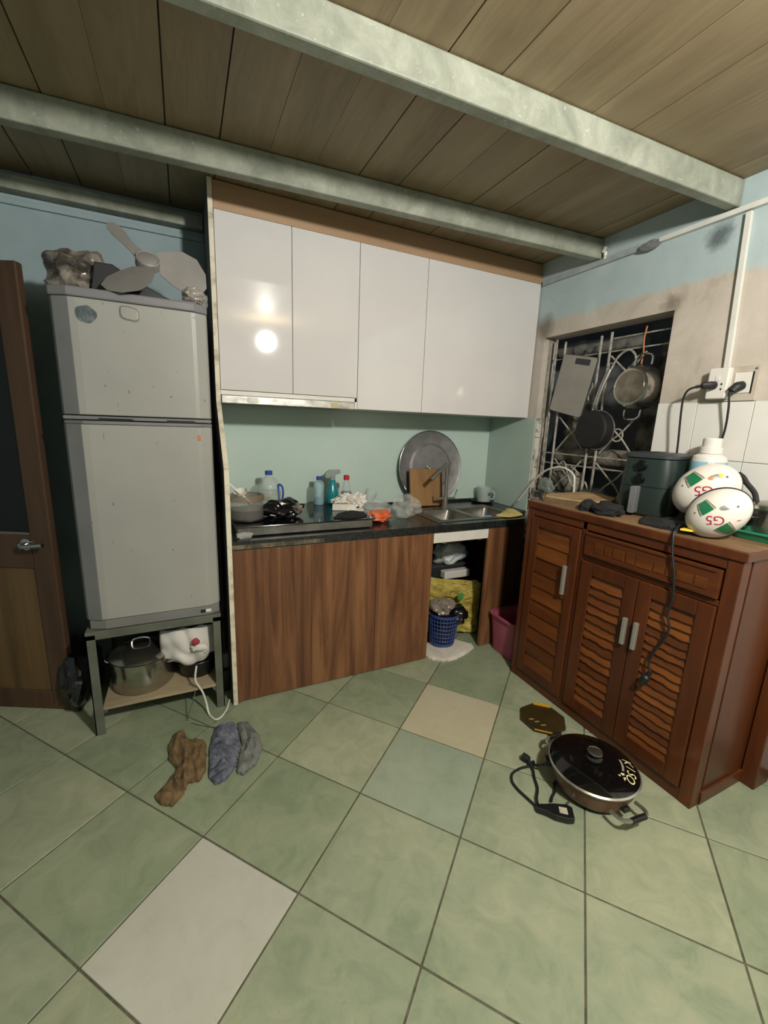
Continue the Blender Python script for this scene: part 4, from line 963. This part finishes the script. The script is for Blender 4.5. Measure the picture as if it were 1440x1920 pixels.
# ================================================================== BROWN CABINET
t = thing('buffet_cabinet', 'low reddish brown wooden cabinet with louvred doors along the right wall', 'cabinet', (1.9, 1.2, 0))
CX, CY0, CY1, CZ = 1.69, .70, 1.695, 1.0
mb = MB().box(CX+.012, 2.14, CY0+.01, CY0+.03, .0, CZ); mb.box(CX+.012, 2.14, CY1-.02, CY1, .0, CZ); mb.box(2.125, 2.14, CY0+.03, CY1-.02, .02, CZ)
mb.box(CX+.03, 2.125, CY0+.03, CY1-.02, .05, .07); mb.box(CX+.012, 2.12, 1.318, 1.334, .07, CZ)
build('carcass', mb, 'redin', t)
fr = [('post', (CX-.004, CX+.03, CY1-.04, CY1+.002, .001, CZ)), ('post', (CX-.004, CX+.05, CY0-.002, CY0+.046, .001, CZ)), ('post', (CX-.002, CX+.022, 1.316, 1.340, .05, CZ)),
      ('top_rail', (CX-.002, CX+.022, CY0+.046, CY1-.04, .962, CZ)), ('mid_rail', (CX-.002, CX+.02, CY0+.046, 1.316, .820, .842)), ('bottom_rail', (CX-.003, CX+.022, CY0+.046, CY1-.04, .002, .055))]
for nm, b in fr: build(nm, MB().box(*b), 'red' if nm == 'post' else 'redh', t, bevel=.003)
build('top_board', MB().box(CX-.010, 2.145, CY0-.012, CY1+.004, CZ+.001, CZ+.036), 'red', t, bevel=.004)
build('top_surface', MB().box(CX-.004, 2.143, CY0-.008, CY1, CZ+.0362, CZ+.0385), 'redtop', t)
build('side_panel', MB().box(CX+.07, 2.06, CY0+.002, CY0+.012, .03, CZ), 'red', t, bevel=.002)
build('rear_post', MB().box(2.03, 2.14, .645, .698, .001, CZ), 'red', t, bevel=.004)
build('side_rail', MB().box(CX+.05, 2.03, CY0-.008, CY0+.002, .005, .06), 'redh', t, bevel=.002)
def frame_door(y0, y1, z0, z1, st, x=CX-.012):
    mb = MB().box(x, x+.02, y0, y0+st, z0, z1); mb.box(x, x+.02, y1-st, y1, z0, z1); mb.box(x, x+.02, y0+st, y1-st, z0, z0+st*1.1); mb.box(x, x+.02, y0+st, y1-st, z1-st, z1)
    return build('door', mb, 'red', t, bevel=.003)
def slat_mb(y0, y1, z, h, tilt, notch, seed):
    rnd = random.Random(seed); mb = MB(); k = 8
    low = []
    for i in range(k+1):
        low.append((y0+(y1-y0)*i/k, z-h/2-(rnd.uniform(0, notch) if 0 < i < k else 0)))
    poly = low+[(y1, z+h/2), (y0, z+h/2)]
    xc = CX+.0
    fn = lambda u, v, w_: (xc+w_-(z-v)*tilt, u, v)
    return mb.prism(poly, -.004, .004, fn)
def louvres(dn, y0, y1, z0, z1, n, tilt=.30, notch=.006):
    p = (z1-z0)/n
    for i in range(n):
        z = z0+p*(i+.5)
        build('slat', slat_mb(y0, y1, z, p*1.12, tilt, notch, i*7+int(y0*100)), 'slat' if (i*5+int(y0*10)) % 3 else 'slatd', dn)
d1 = frame_door(1.343, 1.652, .058, .958, .048); louvres(d1, 1.392, 1.603, .112, .908, 10, .10, .002)
d2 = frame_door(1.034, 1.313, .058, .818, .058); louvres(d2, 1.093, 1.254, .123, .759, 15)
d3 = frame_door(.749, 1.031, .058, .818, .058); louvres(d3, .808, .972, .123, .759, 18)
def bar_handle(dn, y, z0, z1): build('handle', MB().box(CX-.030, CX-.013, y-.009, y+.009, z0, z1), 'alu', dn, bevel=.003)
bar_handle(d1, 1.397, .610, .762); bar_handle(d2, 1.056, .518, .640); bar_handle(d3, 1.006, .518, .640)
dw = build('drawer', MB().box(CX-.012, CX+.012, .752, 1.312, .846, .955), 'redh', t, bevel=.003)
build('moulding', MB().box(CX-.016, CX-.0125, .765, 1.30, .945, .952), 'red', dw); build('moulding', MB().box(CX-.016, CX-.0125, .765, 1.30, .850, .857), 'red', dw)
rnd = random.Random(3)
y = .79
while y < 1.25:
    l = rnd.uniform(.03, .075); build('carving', MB().box(CX-.0145, CX-.0125, y, min(y+l, 1.285), .872+rnd.uniform(-.003, .003), .918+rnd.uniform(-.012, .006)), 'slatd', dw, bevel=.002, seg=1); y += l+.008
CT = CZ+.0387

# ------- on the brown cabinet
t = thing('wood_slab', 'rough bark-edged wooden slab lying on the far end of the brown cabinet', 'wood slab', (1.95, 1.65, CT))
P = [(1.735, 1.64), (1.775, 1.52), (1.83, 1.425), (1.98, 1.425), (2.09, 1.48), (2.13, 1.60), (2.10, 1.69), (1.92, 1.70), (1.80, 1.69)]
build('slab_body', MB().prism(P, CT, CT+.032), 'slabwood', t, bevel=.006)
build('bark_edge', MB().prism([(1.732, 1.642), (1.772, 1.518), (1.828, 1.421), (1.832, 1.426), (1.778, 1.522), (1.738, 1.644)], CT, CT+.026), mat('bark', '#5a4a36', '#6f5d45', 20, .9, bump=.4), t)
solo('clear_bag', crumple((2.190, 2.07, 1.045), (.022, .07, .05), 147, .35, 2.0, 1.001), film('dim_bag_film', '#8f9a92', .6, .2), 'dim clear plastic bag on the window sill in the corner', 'bag', smooth=True)
solo('glove', crumple((1.765, 1.285, CT+.025), (.055, .07, .035), 141, .4, 2.2, CT), 'darkcloth', 'black crumpled glove in front of the air fryer', 'glove', smooth=True)
solo('glove', crumple((1.76, 1.385, CT+.02), (.045, .035, .035), 143, .4, 2.0, CT), 'darkcloth', 'small black glove beside the wooden slab', 'glove', smooth=True)
t = thing('air_fryer', 'dark green air fryer with two knobs', 'air fryer', (2.0, 1.26, CT))
FA = Matrix.Rotation(.20, 3, 'Z'); fc = Vector((2.008, 1.243, CT))
def fr_ring(hx, hy, r, z, dx=0): return [tuple(FA @ Vector((p[0]+dx, p[1], 0)) + fc + Vector((0, 0, z))) for p in rr(0, 0, hx, hy, r, 0)]
build('body', loft([fr_ring(.105, .098, .05, .002), fr_ring(.118, .11, .055, .012), fr_ring(.122, .115, .055, .10), fr_ring(.118, .112, .055, .20), fr_ring(.112, .106, .055, .265)], True, True), 'fryer', t, smooth=True)
build('lid', loft([fr_ring(.112, .106, .055, .266), fr_ring(.120, .113, .055, .270), fr_ring(.120, .113, .055, .282), fr_ring(.105, .098, .05, .292)], True, True), 'fryertop', t, smooth=True)
build('lid_vent', loft([fr_ring(.045, .03, .015, .2925), fr_ring(.042, .027, .014, .296)], True, True), 'black', t, smooth=True)
fpt = lambda x_, y_, z_: FA @ Vector((x_, y_, 0)) + fc + Vector((0, 0, z_))
for z in (.232, .172):
    build('knob', MB().lathe([(.024, .0), (.023, .014), (.019, .018), (.0, .018)], fpt(-.117, .02, z), FA @ Vector((-1, 0, 0)), 24, True, False), 'blackglass', t, smooth=True)
    build('knob_ring', MB().lathe([(.028, .0), (.027, .004), (.024, .005)], fpt(-.116, .02, z), FA @ Vector((-1, 0, 0)), 24, True, False), 'black', t, smooth=True)
hb = MB().box(-.155, -.120, -.006, .006, 0, .12)
build('basket_handle', MB().prism(rrect(.014, .062, .006), -.163, -.121, lambda u, v, w_: tuple(fpt(w_, .02+u, .078+v))), mat('grey_handle', '#6f7274', '#7c7f80', 8, .4, .3), t, bevel=.002)
build('drawer_seam', loft([fr_ring(.1225, .1155, .055, .138), fr_ring(.1225, .1155, .055, .141)], False), 'black', t)
t = thing('detergent_bottle', 'white bottle with pale blue label behind the helmets', 'bottle', (2.085, 1.055, CT))
wc = (2.072, 1.062, CT)
build('bottle_body', bottle_body(wc, [(.0, .003), (.06, .0), (.065, .008), (.065, .272), (.06, .288), (.04, .300), (.036, .304)]), 'whiteplastic', t, smooth=True)
build('cap', MB().lathe([(.042, .302), (.042, .328), (.035, .330), (.035, .364), (.032, .368), (.0, .368)], wc, seg=28, cap1=False), 'whiteplastic', t, smooth=True)
build('label_wrap', MB().lathe([(.0653, .10), (.0658, .101), (.0658, .266), (.0653, .267)], wc, seg=28, cap0=False, cap1=False), 'lilac', t, smooth=True)
build('label_panel', MB().lathe([(.0, 0), (.001, 0)], wc, seg=4).xf(Matrix.Identity(4)) if False else MB().prism([(-.012, -.07), (.012, -.07), (.012, .098), (-.012, .098)], .0, .002, lambda u, v, w_: (wc[0]-(.0655+w_)*cos(.6)+u*sin(.6), wc[1]-(.0655+w_)*sin(.6)-u*cos(.6), CT+.17+v)), 'whiteplastic', t)

# helmets
def helmet(name, label, center, cvec, semi, seed, holo):
    t = thing(name, label, 'helmet', center, None)
    c = Vector(cvec).normalized(); e1 = Vector((.30, -.55, -.62)); e1 = (e1 - c*e1.dot(c)).normalized(); e2 = c.cross(e1)
    if e2.z < 0: e2 = -e2
    a1, a2, ac = semi; ctr = Vector(center)
    def surf(dv, k=1.0):  # point of the shell along a local direction (e1,e2,c)
        s = k/math.sqrt((dv[0]/a1)**2+(dv[1]/a2)**2+(dv[2]/ac)**2)
        return ctr + (e1*dv[0]+e2*dv[1]+c*dv[2])*s
    zlow = -.22
    def shell(k):
        rings = []; nl = 16
        for j in range(nl+1):
            el = math.asin(zlow) + (pi/2-.02-math.asin(zlow))*j/nl
            rings.append([tuple(surf((cos(el)*cos(a), cos(el)*sin(a), sin(el)), k)) for a in [q*2*pi/48 for q in range(48)]])
        return rings
    o_ = shell(1.0); i_ = shell(.93)
    mb = loft(o_, False, True); mb2 = loft(list(reversed(i_)), True, False)
    build('shell', mb, 'helmet', t, smooth=True, ang=80)
    build('lining', mb2, 'darkcloth', t, smooth=True, ang=80)
    el = math.asin(zlow)
    build('rubber_trim', MB().tube([surf((cos(el)*cos(a), cos(el)*sin(a), sin(el)), .985) for a in [q*2*pi/48 for q in range(48)]], .0065, 8, closed=True), 'rubber', t, smooth=True)
    def patch(nm, u0, u1, w0, w1, m, k=1.006, n=8):
        vs = []; 
        for i in range(n+1):
            for j in range(n+1):
                u = u0+(u1-u0)*i/n; w_ = w0+(w1-w0)*j/n
                vs.append(surf((math.sin(u), math.sin(w_)*cos(u), cos(u)*cos(w_)), k))
        return build(nm, MB().add(vs, [(i*(n+1)+j, (i+1)*(n+1)+j, (i+1)*(n+1)+j+1, i*(n+1)+j+1) for i in range(n) for j in range(n)]), m, t, smooth=True, ang=80)
    ang0 = math.atan2(.56, .83)
    def loc(x_, y_):  # picture-like offsets across the shell -> band angles
        return x_*.83-y_*.56, x_*.56+y_*.83
    def ellipse(nm, x_, y_, rx_, ry_, m, k=1.007):
        u0, w0 = loc(x_, y_); pts = [(u0, w0)]; N = 20
        for r_ in (.5, 1):
            for q in range(N):
                a = 2*pi*q/N; du, dw_ = loc(r_*(rx_*cos(a)*.82-ry_*sin(a)*.57), r_*(rx_*cos(a)*.57+ry_*sin(a)*.82)); pts.append((u0+du, w0+dw_))
        vs = [surf((math.sin(u), math.sin(w_)*cos(u), cos(u)*cos(w_)), k) for u, w_ in pts]
        fs = [(0, 1+q, 1+(q+1) % N) for q in range(N)]+[(1+q, 1+N+q, 1+N+(q+1) % N, 1+(q+1) % N) for q in range(N)]
        build(nm, MB().add(vs, fs), m, t, smooth=True, ang=80)
    W0, W1 = -.27, .25
    for u0, u1 in ((-.95, -.36), (.36, 1.15)):
        patch('green_band', u0, u1, W0, W1, 'helmgreen')
        for w_, m in ((W0-.035, 'helmgold'), (W0-.08, 'helmbrown'), (W1+.035, 'helmgold'), (W1+.08, 'helmbrown')):
            patch('stripe', u0, u1, w_-.014, w_+.014, m, n=10)
    # the letters G5, upside down as the helmet lies
    for ch, cx_, cy_ in (('G', .14, .02), ('5', -.17, -.08)):
        tm = text_mb(ch, 1.0); ang = radians(200); vs = []
        for v in tm.v:
            x_, y_ = v[0]*.56, v[1]*.56
            xr_, yr_ = x_*cos(ang)-y_*sin(ang)+cx_, x_*sin(ang)+y_*cos(ang)+cy_
            u, w_ = loc(xr_, yr_)
            vs.append(surf((math.sin(u), math.sin(w_)*cos(u), cos(u)*cos(w_)), 1.008))
        build('letter', MB().add(vs, tm.f), 'helmred', t)
    ellipse('oval_sticker', .20, .60, .24, .11, 'hologram')
    if not holo:
        ellipse('orange_dot', .05, .52, .07, .06, 'orange', 1.009); ellipse('yellow_dot', .34, .72, .07, .07, 'yellow', 1.009)
    for x_, y_ in ((.52, .72), (-.72, .10), (-.80, -.12)): ellipse('rivet', x_, y_, .04, .04, 'iron', 1.009)
    ellipse('maker_mark', .80, .25, .10, .02, 'helmred')
    return t, surf, e1, e2, c, ctr
cv = Vector((-.88, -.36, -.13))
cv1 = Vector((-.88, -.36, .10))
h1 = helmet('helmet', 'white helmet with green bands and red G5, behind the other helmet', (1.93, .98, 1.196), cv1, (.100, .123, .098), 1, False)
h2 = helmet('helmet', 'white helmet with green bands and red G5, nearest the cabinet edge', (1.785, .852, 1.134), cv, (.084, .108, .086), 2, True)
solo('helmet_strap', MB().tube([(2.04, .93, 1.27), (2.03, .89, 1.235), (2.035, .86, 1.20), (2.03, .845, 1.16), (2.02, .83, 1.12)], [.010, .012, .014, .012, .01], 8, 4), 'rubber', 'black chin strap hanging between the helmets and the steel pot', 'strap', smooth=True)
solo('dark_bundle', crumple((1.92, 1.0, CT+.03), (.055, .06, .045), 151, .3, 2.0, CT), 'darkcloth', 'dark bundle propping up the rear helmet beside the air fryer', 'cloth', smooth=True)
solo('black_cloth', drape([(1.72, 1.10), (1.72, 1.02), (1.76, .93), (1.82, .87), (1.87, .85), (1.90, .95), (1.92, 1.04), (1.86, 1.12), (1.78, 1.14)], CT, .034, 16, 23, .007), 'darkcloth', 'black crumpled cloth under the helmets', 'cloth', smooth=True)
t = thing('yellow_clip', 'small yellow plastic tag at the cabinet edge below the helmets', 'tag', (1.72, .90, CT))
build('tag_body', MB().prism([(1.70, .925), (1.715, .895), (1.765, .87), (1.785, .88), (1.77, .91), (1.73, .93)], CT+.018, CT+.026), 'yellow', t, bevel=.002)
build('tag_hole', MB().lathe([(.004, 0), (.004, .001)], (1.768, .888, CT+.0262), seg=8), 'black', t)
t = thing('appliance_cord', 'dark power cord hanging down the front of the brown cabinet', 'cord', (1.67, .9, .4))
build('wire', MB().tube([(1.74, .95, CT+.03), (1.70, .935, CT+.024), (1.672, .928, CT+.004), (1.664, .915, .97), (1.664, .895, .89), (1.664, .885, .80), (1.664, .893, .735), (1.664, .878, .68), (1.664, .890, .62), (1.664, .915, .56), (1.664, .928, .50), (1.664, .915, .465)], .0045, 8, 5), 'rubber', t, smooth=True)
build('plug', MB().tube([(1.664, .915, .468), (1.660, .925, .44), (1.656, .935, .41)], [.009]*4+[.016]*10, 8, 4), 'rubber', t, smooth=True)
t = thing('green_tray', 'green plastic tray at the near end of the brown cabinet', 'tray', (2.0, .72, CT))
build('tray_wall', loft([rr(2.0, .765, .10, .085, .03, CT+.001), rr(2.0, .765, .115, .10, .035, CT+.028), rr(2.0, .765, .119, .104, .036, CT+.028), rr(2.0, .765, .119, .104, .036, CT+.034), rr(2.0, .765, .112, .097, .034, CT+.034), rr(2.0, .765, .096, .081, .028, CT+.005)], True, True), 'green', t, smooth=True)
t = thing('steel_pot', 'small lidded steel pot standing in the green tray', 'pot', (2.04, .735, CT+.006))
sp_ = (2.02, .775, CT+.0055)
build('pot_body', MB().lathe([(.0, 0), (.075, 0), (.085, .012), (.088, .105), (.091, .108), (.0, .109)], sp_, seg=36, cap0=False, cap1=False), 'potsteel', t, smooth=True)
build('lid', MB().lathe([(.091, .1095), (.088, .116), (.065, .13), (.025, .14), (.0, .141)], sp_, seg=36, cap1=False), 'potsteel', t, smooth=True)
build('lid_knob', MB().lathe([(.008, .141), (.008, .151), (.017, .155), (.016, .17), (.0, .172)], sp_, seg=20, cap1=False), 'black', t, smooth=True)
build('side_handle', MB().tube(loop_handle((1.942, .815, CT+.085), (-.9, .4, 0), (.4, .9, 0), .03, .03, .004), .004, 8, 4), 'rubber', t, smooth=True)

# ================================================================== ON THE FLOOR
t = thing('electric_pan', 'brown electric pan with black glass lid on the floor', 'pan', (1.41, .92, 0))
ec = (1.412, .925, 0)
build('pan_body', MB().lathe([(.0, .016), (.120, .016), (.135, .022), (.155, .07), (.160, .105), (.150, .105), (.0, .09)], ec, seg=56, cap0=False, cap1=False), 'brownpan', t, smooth=True)
build('steel_rim', MB().lathe([(.160, .1055), (.168, .107), (.169, .112), (.163, .116), (.158, .115)], ec, seg=56, cap0=False, cap1=False), 'steel', t, smooth=True)
build('glass_lid', MB().lathe([(.163, .1165), (.15, .123), (.11, .134), (.06, .141), (.0, .144)], ec, seg=56, cap1=False), 'blackglass', t, smooth=True)
build('lid_knob', MB().lathe([(.030, .1425), (.030, .146), (.012, .148), (.012, .160), (.026, .164), (.027, .170), (.018, .172), (.0, .170)], ec, seg=28, cap1=False), mat('clear_knob', '#3d3a34', '#575349', 30, .12, .5), t, smooth=True)
build('knob_ring', MB().tube([(ec[0]+.027*cos(a), ec[1]+.027*sin(a), .171) for a in [k*2*pi/24 for k in range(24)]], .0022, 6, closed=True), 'chrome', t, smooth=True)
build('base_ring', MB().lathe([(.105, .001), (.118, .001), (.122, .0155), (.10, .0155)], ec, seg=40), 'black', t, smooth=True)
for sg in (1, -1):
    o = Vector((-.1*sg, -.995*sg, 0)); tg = Vector((.995, -.1, 0)); cb = Vector(ec)+o*.150+Vector((0, 0, .06))
    build('side_handle', MB().tube(loop_handle(cb, o, tg, .06, .062, .006, .012), .007, 8, 4), 'steel', t, smooth=True)
    build('handle_lug', MB().obox(cb+o*.004, (.03, .03, .02), Matrix.Rotation(math.atan2(o.y, o.x), 3, 'Z')), 'black', t, bevel=.004)
    q = cb+o*.062+Vector((0, 0, .012))
    build('handle_grip', MB().tube([q-tg*.032, q, q+tg*.032], .0105, 10, 3), 'black', t, smooth=True)
build('cord_socket', MB().obox(Vector(ec)+Vector((-.735, .678, 0))*.155+Vector((0, 0, .075)), (.05, .035, .03), Matrix.Rotation(2.397, 3, 'Z')), 'black', t, bevel=.006)
def lid_z(r): 
    pr_ = [(.0, .144), (.06, .141), (.11, .134), (.15, .123), (.163, .1165)]
    for (a, za), (b, zb_) in zip(pr_, pr_[1:]):
        if r <= b: return za+(zb_-za)*(r-a)/(b-a)
    return .1165
# lettering printed on the lid, following its edge
ivory = mat('ivory_print', '#d6cf9f', rough=.4)
def lid_text(body, size, rad, a0, step, shear=.3):
    vs = []; fs = []
    mb = MB()
    for k, ch in enumerate(body):
        if ch == ' ': continue
        tm = text_mb(ch, size, shear); a = a0+step*k
        pts = []
        for v in tm.v:
            r = rad+v[1]; aa = a - v[0]/rad
            pts.append((ec[0]+r*cos(aa), ec[1]+r*sin(aa), lid_z(r)+.0008))
        mb.add(pts, tm.f)
    return mb
build('lettering', lid_text('KISO.', .046, .130, -.47, -.225), ivory, t)
mb = MB()
for k in range(8):
    a = -.44-k*.075; 
    P = [(ec[0]+r*cos(b), ec[1]+r*sin(b), lid_z(r)+.0009) for r, b in ((.098, a), (.106, a), (.106, a-.066), (.098, a-.066))]
    mb.add(P, [(0, 1, 2, 3)])
build('print_bar', mb, mat('grey_print', '#8f8f80', rough=.4), t)
for a, r, s_ in ((-1.20, .104, .010), (-1.32, .115, .008), (-1.36, .098, .006)):
    star = []
    for k in range(10):
        q = s_*(1 if k % 2 == 0 else .45); star.append((ec[0]+r*cos(a)+q*cos(k*pi/5), ec[1]+r*sin(a)+q*sin(k*pi/5), lid_z(r)+.001))
    build('star_print', MB().add(star, [tuple(range(10))]), ivory, t)

t = thing('pan_power_cord', 'black looped power cord with thermostat controller beside the pan', 'power cord', (1.2, .95, 0))
build('plug_head', MB().tube([(1.262, 1.145, .018), (1.268, 1.122, .018), (1.262, 1.098, .014)], [.016]*5+[.008]*5, 10, 4), 'rubber', t, smooth=True)
build('wire', MB().tube([(1.292, 1.038, .062), (1.272, 1.06, .04), (1.278, 1.09, .014), (1.292, 1.112, .008), (1.26, 1.10, .008), (1.215, 1.105, .008), (1.165, 1.098, .008), (1.135, 1.07, .008), (1.128, 1.03, .008), (1.133, .985, .008), (1.138, .95, .008), (1.145, .925, .012)], .0048, 8, 5), 'rubber', t, smooth=True)
build('wire', MB().tube([(1.262, 1.10, .016), (1.255, 1.075, .010), (1.232, 1.045, .010), (1.205, 1.0, .010), (1.165, .965, .014), (1.15, .945, .012)], .0048, 8, 5), 'rubber', t, smooth=True)
build('wire', MB().tube([(1.205, .93, .014), (1.225, .945, .010), (1.255, .96, .010), (1.285, .99, .012), (1.30, .98, .014)], .0048, 8, 5), 'rubber', t, smooth=True)
cr = Matrix.Rotation(-.62, 3, 'Z')
cfn = lambda u, v, w_: tuple(cr @ Vector((u, v, 0)) + Vector((1.196, .882, w_)))
build('controller', MB().prism([(-.085, -.010), (-.05, -.017), (-.02, -.030), (.025, -.034), (.048, -.028), (.05, .024), (.03, .032), (-.02, .026), (-.05, .017), (-.085, .010)], .002, .026, cfn), 'black', t, bevel=.004)
build('controller_window', MB().prism([(-.003, -.014), (.026, -.016), (.027, .012), (-.002, .013)], .0262, .0272, cfn), mat('pale_window', '#9c9789', '#b7b2a2', 20, .4), t)
build('probe', MB().tube([cfn(.03, .03, .014), cfn(.045, .056, .014)], .004, 8), 'steel', t, smooth=True)

t = thing('octagonal_tin', 'dark gold octagonal tin lid with a yellow tab', 'tin', (1.54, 1.30, 0))
oa = math.atan2(.73, .68); rot = lambda r, a: (1.538+r*cos(a), 1.302+r*sin(a))
oc8 = lambda r: [rot(r, oa+pi/8+k*pi/4) for k in range(8)]
build('tin_body', MB().prism(oc8(.113), .001, .014), 'gold', t, bevel=.003)
build('tin_top', MB().prism(oc8(.104), .0142, .016), 'gold', t, bevel=.002)
def edge_strip(a, r, w_, l, z): 
    c_ = Vector((1.538+r*cos(a), 1.302+r*sin(a), 0)); n_ = Vector((cos(a), sin(a), 0)); g_ = Vector((-sin(a), cos(a), 0))
    return MB().prism([tuple((c_-g_*l-n_*w_)[:2]), tuple((c_-g_*l+n_*w_)[:2]), tuple((c_+g_*l+n_*w_)[:2]), tuple((c_+g_*l-n_*w_)[:2])], z, z+.003)
build('yellow_tab', edge_strip(oa, .097, .009, .042, .0162), 'goldb', t)
build('bright_edge', edge_strip(oa+pi, .1045, .0022, .040, .0143), 'goldb', t)
for k, (u, v) in enumerate(((-.035, .055), (-.045, .03), (-.06, .0))):
    c_ = (1.538+.68*u-.73*v, 1.302+.73*u+.68*v)
    build('embossed_mark', MB().prism([(c_[0]-.012, c_[1]+.006), (c_[0]-.008, c_[1]-.003), (c_[0]+.014, c_[1]-.008), (c_[0]+.010, c_[1]+.001)], .0161, .0168), mat('worn_gold_mark', '#8c7f52', rough=.4), t)

solo('brown_rag', drape([(-.12, 1.87), (-.075, 1.885), (-.06, 1.82), (-.02, 1.80), (.012, 1.775), (.015, 1.70), (.005, 1.60), (-.02, 1.555), (-.06, 1.565), (-.075, 1.52), (-.115, 1.475), (-.155, 1.50), (-.18, 1.545), (-.135, 1.60), (-.105, 1.66), (-.135, 1.72), (-.14, 1.80)], .001, .034, 20, 31, .005, skew=(1.4, .5)), 'brown', 'crumpled brown rag on the tiles in front of the stand', 'rag', smooth=True)
t = thing('grey_rag', 'crumpled blue-grey rag next to the brown rag', 'rag', (.1, 1.68, 0))
build('cloth_fold', drape([(.022, 1.72), (.05, 1.84), (.09, 1.85), (.14, 1.84), (.150, 1.80), (.152, 1.70), (.12, 1.58), (.08, 1.525), (.035, 1.515), (.012, 1.56)], .001, .042, 27, 37, .005, skew=(.5, 1.3)), 'greyrag', t, smooth=True)
build('cloth_fold', drape([(.150, 1.845), (.20, 1.83), (.235, 1.72), (.24, 1.64), (.20, 1.56), (.14, 1.52), (.115, 1.54), (.122, 1.58), (.152, 1.69), (.150, 1.80)], .001, .03, 24, 43, .005, skew=(1.3, .5)), 'greyrag2', t, smooth=True)
